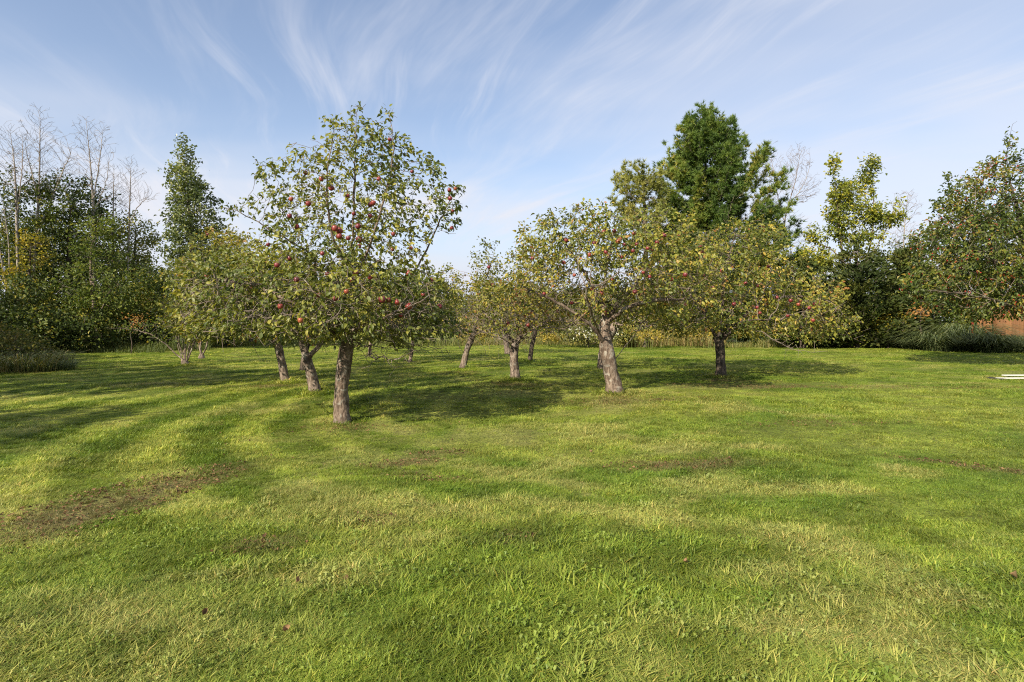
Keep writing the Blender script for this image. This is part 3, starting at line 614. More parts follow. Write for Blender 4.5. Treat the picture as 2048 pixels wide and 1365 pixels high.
small_apple('small apple tree with pale trunk leaning toward the tall bare shoots', 741,
  [[(924, 741), (930, 715), (938, 690), (947, 668)], [(947, 668), (958, 630), (965, 580), (985, 520), (990, 492)], [(945, 672), (910, 640, -.4), (880, 610, -.6)], [(947, 668), (985, 640, .4), (1010, 600, .5)]],
  [(945, 605, 85, 55, 1.5, 280), (930, 645, 85, 26, 1.4, 140), (970, 540, 45, 40, .8, 70), (962, 500, 8, 22, .12, 6), (990, 490, 8, 22, .12, 7), (900, 560, 40, 30, .7, 50)], 101, .085, 2.6,
  dead=[[(947, 668), (900, 665, -.5), (850, 670, -.8)], [(947, 668), (985, 660, -.4), (1010, 668, -.6)]], apples=3)
small_apple('apple tree with tangled bare grey twigs over a rough pale trunk', 763,
  [[(1031, 763), (1029, 735), (1028, 710), (1030, 690)], [(1030, 690), (1010, 660, -.2), (975, 635, -.3), (950, 600, -.2)], [(1030, 690), (1052, 655, .1), (1070, 600, .1), (1050, 530, 0), (1040, 470, 0)], [(1030, 692), (1060, 660, -.7), (1110, 640, -1)]],
  [(1035, 590, 85, 50, 1.4, 210), (1050, 645, 100, 24, 1.4, 110), (1060, 530, 45, 50, .9, 90), (1045, 465, 14, 28, .2, 14), (985, 590, 50, 40, 1, 80), (1075, 475, 12, 24, .2, 10)], 111, .10, 2.5, step=.16,
  dead=[[(1030, 690), (1000, 655, -.4), (960, 640, -.8), (920, 620, -.8)], [(1030, 690), (1065, 648, -.5), (1120, 640, -.8), (1150, 625, -.8)], [(1028, 694), (1000, 672, -.8), (960, 665, -1.2)], [(1032, 688), (1080, 665, .4), (1130, 660, .5)], [(1030, 685), (1040, 640, -.9), (1020, 600, -1.2)], [(1030, 688), (985, 668, .5), (940, 650, .8)]], apples=7)
small_apple('dark slender apple tree in the middle of the gap behind the twiggy one', 726, [[(1059, 726), (1062, 705), (1066, 680), (1075, 650)]], [(1095, 615, 80, 50, 1.7, 220)], 121, .075, bark='bark_dark', apples=2)
small_apple('distant apple tree with pale trunk showing left of the twiggy one', 710, [[(1016, 710), (1013, 690), (1010, 670), (1005, 640)]], [(1000, 605, 70, 50, 2.0, 240)], 131, .11)
small_apple('apple tree whose pale trunk foot shows behind the low forking tree', 739, [[(1207, 739), (1206, 715), (1208, 690), (1230, 650)]], [(1270, 610, 140, 60, 2.2, 330)], 141, .14, apples=4)

# bushy multi-stemmed tree standing on the lawn at left
D = depth(731)
stems = [[(370, 731), (371, 712), (370, 690), (372, 650), (375, 600)]]
for k in range(9):
    a = -34 + 8.5 * k + rg0.normal(0, 2); stems.append([(370 + a * .12, 726), (370 + a * .35, 700, rg0.normal(0, .1)), (370 + a * .8, 665, rg0.normal(0, .25)), (370 + a * 1.3, 625, rg0.normal(0, .4))])
stems.append([(364, 720), (340, 695), (305, 668), (255, 657), (212, 656)])
grow_tree('bushy_tree', 'bushy many stemmed small tree with a long low branch standing alone on the lawn', 'tree', None, D, stems,
  [(378, 630, 60, 60, 1.0, 330), (425, 600, 50, 60, 1.0, 160), (290, 655, 70, 16, .5, 80), (340, 660, 45, 35, .7, 120)], 151, .10, .004, .18, .22, .9, jit=.35, leaf=.085, per=2.6, leafmat='mid_leaf', bark='bark', sprd=.09, flare=1.15, thr=.014)
grow_tree('bushy_tree', 'smaller clump of leaning stems just behind the lone bushy tree', 'tree', None, depth(719), [[(404, 719), (402, 705), (396, 680), (385, 640)], [(404, 716), (415, 690), (425, 650)], [(404, 716), (400, 690), (408, 650)]],
  [(410, 630, 45, 45, .9, 200)], 152, .09, .004, .2, .24, .9, leaf=.09, per=3, leafmat='mid_leaf', sprd=.09, thr=.014)

# apple trees just outside the picture on the left: only their shade is seen
for k, (x, y, h) in enumerate([(-12.2, 8.6, 6.2), (-15.4, 9.6, 6.6), (-11.4, 2.4, 5.2), (-18.6, 11.2, 6.8)]):
    px = 1024 + F * x / y; q = F / y; by = HOR + CH * q
    grow_tree('apple_tree', ['apple tree beyond the picture edge shading the left lawn', 'apple tree beyond the picture edge, second from the camera', 'apple tree beside the camera, out of the picture', 'apple tree beyond the picture edge, nearest the wood'][k], 'apple tree', ORCHARD, y,
      [[(px, by), (px, by - .5 * q), (px + .1 * q, by - 1.2 * q), (px, by - 2 * q)]], [(px, by - h * .66 * q, 2.1 * q, h * .32 * q, 2.1, 420)], 160 + k, .13, .004, .24, .3, 1.2, leaf=.19, per=6, leafmat='far_apple_leaf', sprd=.14)

# ------------------------------------------------------------------ trees round the lawn

def wood(name, label, cat, D, px, spec, seed, rt=.16, step=.42, leaf=.15, per=9, mat='mid_leaf', bark='bark_dark', group=None, trunk=None, twigm='twig', **kw):
    by = HOR + F * CH / D; top = min(e[1] - e[3] * .3 for e in spec)
    ch = trunk or [[(px, by), (px + 3, by - (by - top) * .3), (px - 3, by - (by - top) * .65), (px + 2, top)]]
    a = dict(jit=.35, sprd=.19, dens=2.0, spur=.6, thr=.03, leaf_r=.8, lump=.1, up=.08); a.update(kw)
    return grow_tree(name, label, cat, group, D, ch, spec, seed, rt, .006, step, step * 1.15, 2.4, leaf=leaf, per=per * 2.6, leafmat=mat, bark=bark, twigm=twigm, **a)
WOOD = 'trees at the edge of the wood'
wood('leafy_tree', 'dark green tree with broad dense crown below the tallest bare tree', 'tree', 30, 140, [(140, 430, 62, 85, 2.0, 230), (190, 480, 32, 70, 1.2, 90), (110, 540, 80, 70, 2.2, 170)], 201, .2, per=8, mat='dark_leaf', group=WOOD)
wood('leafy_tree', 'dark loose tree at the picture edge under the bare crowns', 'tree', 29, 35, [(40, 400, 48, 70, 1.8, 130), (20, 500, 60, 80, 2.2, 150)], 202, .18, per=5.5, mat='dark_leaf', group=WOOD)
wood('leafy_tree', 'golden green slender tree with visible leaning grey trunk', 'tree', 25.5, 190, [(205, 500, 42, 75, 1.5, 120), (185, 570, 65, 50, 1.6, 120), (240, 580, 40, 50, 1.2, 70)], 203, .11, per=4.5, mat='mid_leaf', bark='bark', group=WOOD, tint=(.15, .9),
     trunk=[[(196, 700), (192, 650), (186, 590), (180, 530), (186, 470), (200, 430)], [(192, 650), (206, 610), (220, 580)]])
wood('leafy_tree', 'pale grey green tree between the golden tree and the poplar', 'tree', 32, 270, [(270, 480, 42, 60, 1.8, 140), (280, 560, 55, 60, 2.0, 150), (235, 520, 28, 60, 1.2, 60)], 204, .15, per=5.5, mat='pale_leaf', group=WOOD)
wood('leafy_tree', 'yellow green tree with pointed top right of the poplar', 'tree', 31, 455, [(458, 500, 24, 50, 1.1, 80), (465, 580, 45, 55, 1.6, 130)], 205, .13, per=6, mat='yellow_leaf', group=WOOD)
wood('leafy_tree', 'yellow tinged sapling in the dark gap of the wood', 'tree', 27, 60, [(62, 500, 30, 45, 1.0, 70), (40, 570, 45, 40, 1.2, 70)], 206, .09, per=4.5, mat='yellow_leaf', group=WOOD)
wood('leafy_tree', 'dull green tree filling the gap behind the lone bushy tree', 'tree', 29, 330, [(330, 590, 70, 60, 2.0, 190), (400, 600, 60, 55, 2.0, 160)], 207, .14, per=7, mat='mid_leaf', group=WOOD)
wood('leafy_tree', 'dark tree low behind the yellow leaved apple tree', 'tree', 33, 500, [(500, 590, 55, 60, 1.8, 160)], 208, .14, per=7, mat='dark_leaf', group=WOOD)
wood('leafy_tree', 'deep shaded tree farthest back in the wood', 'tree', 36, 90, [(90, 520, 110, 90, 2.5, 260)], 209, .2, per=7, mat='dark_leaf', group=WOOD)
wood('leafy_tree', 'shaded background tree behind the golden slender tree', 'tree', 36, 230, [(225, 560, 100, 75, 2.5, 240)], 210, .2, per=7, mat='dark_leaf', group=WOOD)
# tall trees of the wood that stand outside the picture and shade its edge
for k, (x, y, h, lab) in enumerate([(-23.5, 12.5, 8.5, 'tall tree outside the picture shading the weeds'), (-27.5, 15.5, 9.5, 'tall tree outside the picture shading the foot of the wood'), (-32, 19.5, 10, 'tall tree outside the picture behind the weeds')]):
    q = F / y; px = 1024 + F * x / y; by = HOR + CH * q
    wood('leafy_tree', lab, 'tree', y, px, [(px, by - h * .6 * q, 2.6 * q, h * .36 * q, 2.6, 240)], 270 + k, .18, .5, .26, 5, 'dark_leaf', group=WOOD)
# poplar
wood('poplar_tree', 'tall narrow poplar with light shimmering leaves rising above the wood', 'poplar', 27, 385,
     [(369, 310, 17, 34, .6, 60), (374, 370, 36, 45, 1.0, 130), (388, 430, 52, 55, 1.4, 190), (385, 500, 52, 60, 1.5, 210), (395, 570, 52, 50, 1.5, 150)], 211, .17, .34, .15, 7, 'poplar_leaf', group=WOOD, up=.35, sprd=.16,
     trunk=[[(392, 700), (390, 600), (384, 480), (374, 380), (368, 290)]])
# undergrowth shrubs along the foot of the wood
SHR = 'shrubs at the foot of the wood'
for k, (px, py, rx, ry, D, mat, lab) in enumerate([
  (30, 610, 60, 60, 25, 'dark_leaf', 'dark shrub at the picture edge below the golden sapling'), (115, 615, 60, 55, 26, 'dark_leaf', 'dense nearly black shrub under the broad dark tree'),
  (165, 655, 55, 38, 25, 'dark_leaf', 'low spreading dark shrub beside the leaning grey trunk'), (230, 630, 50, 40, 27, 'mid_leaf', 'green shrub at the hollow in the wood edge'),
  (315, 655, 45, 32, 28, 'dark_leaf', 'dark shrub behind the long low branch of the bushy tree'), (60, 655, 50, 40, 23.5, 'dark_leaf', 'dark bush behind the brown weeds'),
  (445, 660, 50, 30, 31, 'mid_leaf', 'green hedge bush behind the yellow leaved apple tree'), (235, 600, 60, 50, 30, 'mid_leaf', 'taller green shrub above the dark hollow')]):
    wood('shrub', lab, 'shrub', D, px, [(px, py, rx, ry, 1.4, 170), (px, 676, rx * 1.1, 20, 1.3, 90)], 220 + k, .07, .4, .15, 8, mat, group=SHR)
wood('shrub', 'small orange tinted shrub behind the tip of the long low branch', 'shrub', 24.5, 262, [(268, 644, 15, 5, .5, 14)], 230, .018, .3, .10, 4, 'orange_leaf', group=SHR)
HED = 'hedge bushes behind the orchard'
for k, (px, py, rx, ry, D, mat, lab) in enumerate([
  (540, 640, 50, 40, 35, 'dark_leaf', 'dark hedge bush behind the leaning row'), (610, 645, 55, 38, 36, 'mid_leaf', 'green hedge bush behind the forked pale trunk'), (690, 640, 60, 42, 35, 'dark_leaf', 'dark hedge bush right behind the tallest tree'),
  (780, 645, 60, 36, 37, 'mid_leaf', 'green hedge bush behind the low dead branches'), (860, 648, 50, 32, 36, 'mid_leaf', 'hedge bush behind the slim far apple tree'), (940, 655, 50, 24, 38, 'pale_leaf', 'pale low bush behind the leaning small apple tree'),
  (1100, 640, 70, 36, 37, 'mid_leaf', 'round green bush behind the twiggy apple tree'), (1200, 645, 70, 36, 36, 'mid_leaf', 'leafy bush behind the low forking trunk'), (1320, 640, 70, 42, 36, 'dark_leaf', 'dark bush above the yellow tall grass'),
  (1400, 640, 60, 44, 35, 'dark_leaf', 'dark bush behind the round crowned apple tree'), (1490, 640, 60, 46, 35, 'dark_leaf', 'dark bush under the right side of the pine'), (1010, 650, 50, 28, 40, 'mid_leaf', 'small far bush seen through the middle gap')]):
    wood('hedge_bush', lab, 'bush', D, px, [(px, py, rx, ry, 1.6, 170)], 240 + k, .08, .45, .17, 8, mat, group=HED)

# bare trees
BARE = 'leafless trees above the wood'
def bare(label, D, px, chains, spec, seed, rt, group=BARE, twigm='twig_pale', bark='bark_pale', step=.32, **kw):
    return grow_tree('bare_tree', label, 'bare tree', group, D, chains, [(e[0], e[1], e[2] * 1.25, e[3] * 1.1, e[4] * 1.2, int(e[5] * 3)) for e in spec], seed, rt * .5, .0050, step * .75, step * .7, 1.6, up=1.0, jit=.12, per=0, bark=bark, twigm=twigm, thr=.03, lump=.05, **kw)
bare('tallest leafless pale tree of the wood', 29, 70, [[(70, 697), (66, 600), (70, 500), (78, 400), (80, 300), (80, 222)], [(74, 470), (100, 410), (125, 345), (140, 310)], [(78, 400), (60, 330), (50, 290)]],
     [(80, 265, 22, 45, .8, 60), (120, 320, 28, 50, .9, 60), (55, 320, 22, 50, .8, 40), (85, 360, 40, 50, 1.0, 50)], 261, .15)
bare('leafless pale tree rising above the golden tree', 30, 187, [[(190, 695), (188, 600), (188, 480), (186, 380), (172, 240)], [(187, 400), (200, 320), (207, 255)], [(187, 430), (212, 370), (218, 320)]],
     [(178, 275, 20, 40, .7, 50), (205, 300, 16, 50, .7, 45), (165, 340, 22, 40, .8, 30), (210, 370, 18, 40, .7, 30)], 262, .14)
bare('leafless tree with forked top left of the tallest bare one', 28, 30, [[(42, 698), (36, 560), (34, 450), (30, 330), (20, 262)], [(34, 430), (44, 350), (46, 270)]], [(25, 290, 24, 40, .8, 45), (45, 310, 12, 45, .6, 30), (10, 330, 20, 50, .8, 30)], 263, .12)
bare('thin leafless sapling in front of the pale grey green tree', 31, 225, [[(226, 690), (225, 560), (226, 440), (228, 335)]], [(228, 370, 18, 38, .6, 36), (240, 400, 16, 30, .6, 20)], 264, .08)
bare('small leafless tree with spreading fine twigs next to the poplar', 31, 258, [[(252, 690), (256, 560), (258, 450), (262, 330)], [(258, 450), (278, 410), (296, 395)]], [(264, 350, 20, 34, .7, 44), (285, 390, 22, 22, .7, 30), (245, 390, 14, 30, .6, 20)], 265, .09)
bare('pair of thin pale bare stems at the picture edge', 27, 8, [[(12, 700), (16, 600), (20, 500), (8, 420)], [(16, 600), (2, 520), (-6, 450)]], [(5, 430, 18, 40, .6, 30)], 266, .07)

# far wood closing the view, one mass
rg = np.random.default_rng(70); k = 46000; az = rg.uniform(-1.15, 1.15, k); dist_ = rg.uniform(70, 95, k); x = dist_ * np.tan(az) * .9; hh = 3.2 + 3.0 * fbm(x * .06 + 3, x * 0, 3) ; z = hh * rg.random(k) ** .8
mb = MB(); leaves(mb, np.stack([x, dist_, z], -1), rg.normal(0, 1, (k, 3)), nrm(np.array([-.2, -.5, .6]) + rg.normal(0, .6, (k, 3))), rg.uniform(.35, .65, k), np.clip(vnoise(x * .3, z * .6) * .7 + rg.normal(.1, .15, k), 0, .95), L_FAR)
tag(mb.build('distant_wood', [M['dark_leaf']]), 'low distant wood closing the horizon behind the orchard', 'wood', kind='stuff')

# ------------------------------------------------------------------ pines
def pine(label, D, px, prof, topy, seed, rt, ntuft, lean=0, mat='needle'):
    """prof: (py, half width px left, right) down the trunk"""
    rg = np.random.default_rng(seed); by = HOR + F * CH / D; T = Tree(seed); base = ray(px, by, D); base[2] = gz(base[0], base[1]) - .05; top = ray(px + lean, topy + 6, D)
    T.chain([base, (base + top) / 2 + np.array([.1, 0, 0]), top], .3); tips = []
    ys = np.array([q[0] for q in prof]); wl = np.array([q[1] for q in prof]); wr = np.array([q[2] for q in prof])
    py = topy + 14
    while py < ys[-1]:
        for k in range(rg.integers(4, 7)):
            az = rg.random() * 2 * math.pi; L = (np.interp(py, ys, wr) if math.cos(az) > 0 else np.interp(py, ys, wl)) * D / F * rg.uniform(.66, 1.14)
            z = CH + (HOR - py) / F * D; t_ = (z - base[2]) / (top[2] - base[2]); b = base + (top - base) * t_
            dv = np.array([math.cos(az), math.sin(az), 0]); rise = rg.uniform(.25, .75) * L
            e = b + dv * L + np.array([0, 0, rise]); m = b + dv * L * .55 + np.array([0, 0, rise * .25 - .06 * L])
            T.chain([b, m, e], .28, wob=.03)
        py += rg.uniform(6, 10)
    n0 = len(T.P)
    for i in range(n0):                                 # side twigs
        if T.par[i] >= 0 and i > 40 and rg.random() < .8:
            p = T.P[i]; d_ = p - T.P[T.par[i]]; a = nrm(rg.normal(0, 1, 3) * .8 + nrm(d_) + np.array([0, 0, .35])); L = rg.uniform(.2, .55); T.chain([p, p + a * L], .2)
    T.finish(rt, .007, 1.4, .4); origin = base.copy(); origin[2] += .05; root = empty('pine_tree', origin, label, 'pine tree'); T.P = T.P - origin
    mt, mc = MB(), MB(); T.tubes(mt, mc, .035, 0, 1); mt.build('trunk', [M['bark_dark']], root, True)
    cand = np.where((T.r <= np.quantile(T.r, .72)))[0]; I = rg.choice(cand, ntuft); C = T.P[I] + rg.normal(0, .09, (ntuft, 3)); ax = nrm(nrm(T.P[I] - T.P[np.maximum(T.par[I], 0)]) + np.array([0, 0, .55]) + rg.normal(0, .25, (ntuft, 3)))
    nn = 16; c_ = np.repeat(C, nn, 0); a_ = np.repeat(ax, nn, 0); k = len(c_); d_ = nrm(a_ * .75 + rg.normal(0, .55, (k, 3))); L = rg.uniform(.16, .30, k); sd = nrm(np.cross(d_, rg.normal(0, 1, (k, 3)))) * .02
    V = np.stack([c_ - sd, c_ + sd, c_ + d_ * L[:, None]], 1); tn = np.clip(vnoise(C[:, 0] * .9 + 7, C[:, 2] * .9 + C[:, 1]) * .8 + rg.normal(.1, .16, ntuft), 0, 1)
    mc.add(V.reshape(-1, 3), np.arange(3 * k).reshape(-1, 3), 0, np.repeat(tn, nn * 3)); mc.build('crown', [M[mat], M['twig']], root)['kind'] = 'stuff'
    return root
pine('tall dense dark green pine standing highest behind the orchard', 33, 1420, [(225, 8, 8), (260, 30, 28), (300, 62, 56), (340, 80, 84), (400, 80, 112), (460, 86, 136), (540, 110, 150), (640, 120, 150), (680, 60, 60)], 214, 301, .26, 20000, -14)
pine('shorter open topped pine with bare stem leaning against the tall pine', 30, 1292, [(345, 14, 14), (370, 48, 34), (410, 58, 40), (450, 40, 36), (480, 24, 24)], 338, 302, .12, 1000, -6, 'needle_pale')
bare('leafless tree with fine reddish twigs just right of the pine', 35, 1570, [[(1566, 688), (1568, 560), (1566, 440), (1590, 370), (1600, 310)], [(1566, 440), (1552, 380), (1540, 300)], [(1570, 420), (1610, 370), (1620, 330)]],
     [(1595, 330, 24, 40, .8, 70), (1535, 330, 24, 40, .8, 40), (1612, 380, 22, 30, .8, 40), (1560, 380, 24, 34, .8, 30), (1590, 470, 30, 40, .9, 24)], 267, .11, group='leafless trees beside the pine', step=.28, twigm='twig')
bare('thin leafless sapling between the yellow tree and the red fruited tree', 33, 1805, [[(1806, 690), (1805, 560), (1808, 460), (1815, 395)]], [(1812, 420, 20, 40, .7, 40), (1800, 470, 24, 30, .8, 24)], 268, .07, group='leafless trees beside the pine', step=.28, twigm='twig')

# cedars, vine-hung tree and shrubs on the right
def cedar(label, D, px, topy, halfw, seed, n_=5200, mat='cedar'):
    rg = np.random.default_rng(seed); by = HOR + F * CH / D; T = Tree(seed); base = ray(px, by, D); base[2] = gz(base[0], base[1]) - .05; top = ray(px, topy, D); T.chain([base, top], .3)
    H = top[2] - base[2]; W = halfw * D / F
    for k in range(150):
        t_ = rg.uniform(.06, .96); L = W * (1 - t_) ** .75 * rg.uniform(.65, 1.15) + .12; az = rg.random() * 6.283; b = base + (top - base) * t_
        T.chain([b, b + np.array([math.cos(az) * L * .6, math.sin(az) * L * .6, .05 * L]), b + np.array([math.cos(az) * L, math.sin(az) * L, .35 * L])], .25, wob=.03)
    T.finish(.13, .008, 1.4, .4); origin = base.copy(); origin[2] += .05; root = empty('cedar_tree', origin, label, 'cedar tree', 'cedars at the edge of the lawn'); T.P = T.P - origin
    mt, mc = MB(), MB(); T.tubes(mt, mc, .035, 0, 1); mt.build('trunk', [M['bark_dark']], root, True)
    cand = np.where(T.r < .06)[0]; I = rg.choice(cand, n_); pos = T.P[I] + rg.normal(0, .12, (n_, 3)); d_ = nrm(T.P[I] * np.array([1, 1, 0]) + rg.normal(0, .5, (n_, 3)) + np.array([0, 0, .4])); u_ = nrm(rg.normal(0, 1, (n_, 3)) + np.array([0, -.2, .4]))
    leaves(mc, pos, d_, u_, rg.uniform(.14, .30, n_), np.clip(vnoise(pos[:, 0] * 2, pos[:, 2] * 2) * .8 + rg.normal(.1, .15, n_), 0, 1), L_FAR, 0, .75); mc.build('crown', [M[mat], M['twig']], root)['kind'] = 'stuff'
cedar('dark cedar with rounded top below the yellow tree', 28.3, 1715, 492, 100, 311, 8500)
cedar('shorter dark cedar right of the pine foot', 28.8, 1608, 520, 72, 312, 6000)
cedar('narrow dark cedar behind the red fruited tree', 28.5, 1815, 500, 62, 313, 6000)
cedar('low dark cedar between the two larger ones', 29.5, 1660, 560, 60, 314, 4500)
wood('vine_covered_tree', 'tree with twin tops draped in bright yellow green vine leaves', 'tree', 30, 1700,
  [(1668, 345, 12, 32, .4, 40), (1745, 330, 22, 18, .5, 26), (1725, 360, 18, 18, .5, 26), (1690, 385, 32, 22, .8, 60), (1682, 435, 26, 34, .8, 60), (1745, 435, 34, 20, .9, 50), (1790, 425, 16, 22, .6, 26), (1640, 465, 34, 14, .8, 26), (1600, 515, 40, 16, .9, 26), (1720, 475, 40, 16, .9, 30), (1650, 520, 30, 20, .8, 24), (1700, 420, 46, 40, 1, 60)], 321, .13, .28, .16, 6, 'vine_leaf', bark='bark',
  trunk=[[(1700, 692), (1692, 600), (1686, 520), (1676, 440), (1668, 330)], [(1692, 600), (1735, 520), (1750, 440), (1742, 330)], [(1686, 520), (1640, 480), (1590, 520)], [(1735, 520), (1775, 460), (1790, 410)]], sprd=.16, tint=(.05, .95))
wood('shrub', 'yellow leaved shrub at the lawn edge right of the cedars', 'shrub', 27.5, 1775, [(1775, 650, 38, 30, .9, 120)], 322, .05, .3, .14, 6, 'yellow_leaf')
wood('shrub', 'orange leaved shrub under the red fruited tree', 'shrub', 26.5, 1842, [(1842, 622, 22, 12, .6, 34)], 323, .05, .3, .13, 6, 'orange_leaf')
wood('shrub', 'plain green shrub behind the ornamental grass', 'shrub', 29, 1880, [(1880, 620, 60, 60, 1.5, 170)], 324, .08, .4, .15, 7, 'dark_leaf')
wood('shrub', 'green bush at the foot of the dark cedar', 'shrub', 28.5, 1700, [(1690, 662, 60, 26, 1.0, 130)], 325, .05, .35, .14, 7, 'mid_leaf')
wood('shrub', 'brownish thin shrub at the foot of the shorter cedar', 'shrub', 28.5, 1600, [(1590, 660, 60, 28, 1.0, 120)], 326, .05, .35, .13, 5, 'mid_leaf', tint=(.3, 1))
wood('leafy_tree', 'dull green tree filling the gap between the pine and the vine covered tree', 'tree', 35, 1625, [(1625, 575, 60, 60, 1.8, 200)], 328, .14, .42, .15, 8, 'mid_leaf')
wood('leafy_tree', 'green tree filling the gap between the vine covered tree and the crab apple', 'tree', 35, 1785, [(1785, 560, 50, 75, 1.8, 210)], 329, .14, .42, .15, 8, 'mid_leaf')
wood('leafy_tree', 'far green tree behind the board fence', 'tree', 34, 1960, [(1960, 520, 130, 120, 2.4, 300)], 327, .2, .45, .17, 7, 'dark_leaf')

# red-fruited crab apple at the right edge, its trunk outside the picture
D = 17.5
cb, TC = grow_tree('crab_apple_tree', 'large dark green crab apple tree speckled with small red fruit', 'crab apple tree', None, D,
  [[(2085, 734), (2080, 690), (2072, 640), (2065, 600)], [(2065, 600), (2010, 540, -.3), (1950, 500, -.4), (1900, 450, -.3)], [(2065, 600), (2050, 500), (2030, 400), (2010, 320), (2024, 250)], [(2070, 640), (2000, 600, -1), (1930, 590, -1.5), (1860, 580, -1.4)], [(2066, 610), (2120, 540), (2160, 460)], [(2066, 620), (2020, 580, 1.2), (1940, 560, 1.9)]],
  [(1930, 500, 100, 95, 1.8, 420), (1900, 400, 22, 55, .6, 60), (2000, 400, 90, 85, 1.6, 300), (2010, 540, 130, 75, 2.0, 420), (2025, 270, 12, 34, .25, 18), (2010, 315, 18, 30, .3, 20), (2100, 450, 100, 120, 2.0, 260), (1860, 570, 45, 45, 1.2, 110), (1985, 605, 90, 30, 1.5, 200), (1930, 610, 60, 30, 1.2, 120), (1990, 625, 70, 18, 1.2, 90)],
  331, .2, .004, .19, .23, 1.0, jit=.33, leaf=.125, per=6, leafmat='crab_leaf', bark='bark_dark', sprd=.09, leaf_r=.75, wid=.8, thr=.016)
mbf = MB(); rgc = np.random.default_rng(8); cand = np.where(TC.r <= np.quantile(TC.r, .7))[0]; org = np.array(cb.location)
ico = np.array([[0, 0, 1], [1, 0, 0], [0, 1, 0], [-1, 0, 0], [0, -1, 0], [0, 0, -1]], float); ft = np.array([[0, 1, 2], [0, 2, 3], [0, 3, 4], [0, 4, 1], [5, 2, 1], [5, 3, 2], [5, 4, 3], [5, 1, 4]])
C = np.repeat(TC.P[rgc.choice(cand, 330)], 3, 0); C = C + rgc.normal(0, .05, C.shape) - np.array([0, 0, .05]) - org
V = C[:, None] + ico[None] * rgc.uniform(.016, .026, len(C))[:, None, None]; mbf.add(V.reshape(-1, 3), (ft[None] + (np.arange(len(C)) * 6)[:, None, None]).reshape(-1, 3))
M['berry'] = plain_mat('berry', (.36, .035, .022), .4, .4, 3); tag(mbf.build('fruit', [M['berry']], cb, True), kind='stuff')

# ------------------------------------------------------------------ grasses and weeds
def straw_mat(name, stops): return leaf_mat(name, stops, .3, .6, .25, .1)
M['tall_grass'] = straw_mat('tall_grass', [(0, (.07, .10, .02)), (.45, (.15, .17, .035)), (.75, (.33, .26, .09)), (1, (.48, .36, .16))])
M['orn_grass'] = straw_mat('orn_grass', [(0, (.03, .055, .018)), (.5, (.085, .12, .04)), (1, (.22, .24, .10))])
M['weed'] = straw_mat('weed', [(0, (.05, .075, .02)), (.5, (.12, .135, .04)), (1, (.26, .20, .09))])
M['goldenrod'] = straw_mat('goldenrod', [(0, (.12, .13, .02)), (.5, (.34, .26, .03)), (1, (.46, .34, .06))])
def clump(name, label, cat, group, x, y, rx, ry, n_, h0, h1, mat, lean, wd=.012, seed=0, tint=(0, 1), droop=.45):
    rg = np.random.default_rng(seed); z = float(gz(x, y)); root = empty(name, (x, y, z), label, cat, group); mb = MB(); a = unit2(n_, rg) * np.sqrt(rg.random((n_, 1))) * np.array([rx, ry]); h = rg.uniform(h0, h1, n_)
    bz = gz(a[:, 0] + x, a[:, 1] + y) - z; d_ = nrm(a / np.array([rx, ry]) + rg.normal(0, .5, (n_, 2)))
    blades(mb, np.concatenate([a, bz[:, None] - .02], 1), d_, h, wd * rg.uniform(.7, 1.4, n_), h * rg.uniform(.2, 1.1, n_) * lean, tint[0] + (tint[1] - tint[0]) * rg.random(n_), 4, droop=droop)
    mb.build('blades', [M[mat]], root)['kind'] = 'stuff'; return root
OG = 'ornamental grass mound by the boards'
for k, (px, py, rx, ry, n_, h, lab) in enumerate([
  (1828, 702, .55, .5, 900, .75, 'ornamental grass clump at the tip of the mound'), (1868, 704, .6, .6, 1100, 1.05, 'second ornamental grass clump from the tip of the mound'), (1925, 703, .7, .6, 1300, 1.5, 'tallest drooping ornamental grass clump in the middle of the mound'),
  (1978, 705, .65, .6, 1100, 1.05, 'ornamental grass clump below the wooden post'), (2035, 703, .7, .6, 1000, .9, 'ornamental grass clump cut by the picture edge'), (1890, 694, .8, .7, 1100, 1.6, 'feathery taller grass clump at the back of the mound')]):
    x, y = gp(px, py); clump('ornamental_grass', lab, 'grass clump', OG, x, y, rx, ry, n_, h * .5, h * 1.9, 'orn_grass', 1.35, .026, 400 + k, droop=.68)
for k, (px, py, rx, n_, h, lab) in enumerate([(15, 745, 1.3, 1000, .9, 'brown weed clump cut by the picture edge'), (60, 730, 1.2, 900, .75, 'brownish green weed clump beside the one at the picture edge'), (85, 742, .7, 900, .45, 'low green weed clump fringing the lawn')]):
    x, y = gp(px, py); clump('weed_clump', lab, 'weeds', 'weeds at the left lawn edge', x, y, rx, .9, n_, h * .25, h * 1.3, 'weed' if k < 2 else 'orn_grass', 1.1, .018, 420 + k, droop=.6)
for k, (px, py, rx, ry, lab) in enumerate([(-5, 690, 50, 34, 'rusty brown weedy bush cut by the picture edge'), (55, 705, 40, 20, 'low brownish weedy bush at the lawn edge')]):
    wood('weedy_bush', lab, 'bush', 17.2, px, [(px, py, rx, ry, .9, 130)], 430 + k, .04, .24, .10, 6, 'weed_leaf', group='weeds at the left lawn edge')
# leafy and golden tops on the weeds
mb = MB(); rg = np.random.default_rng(77)
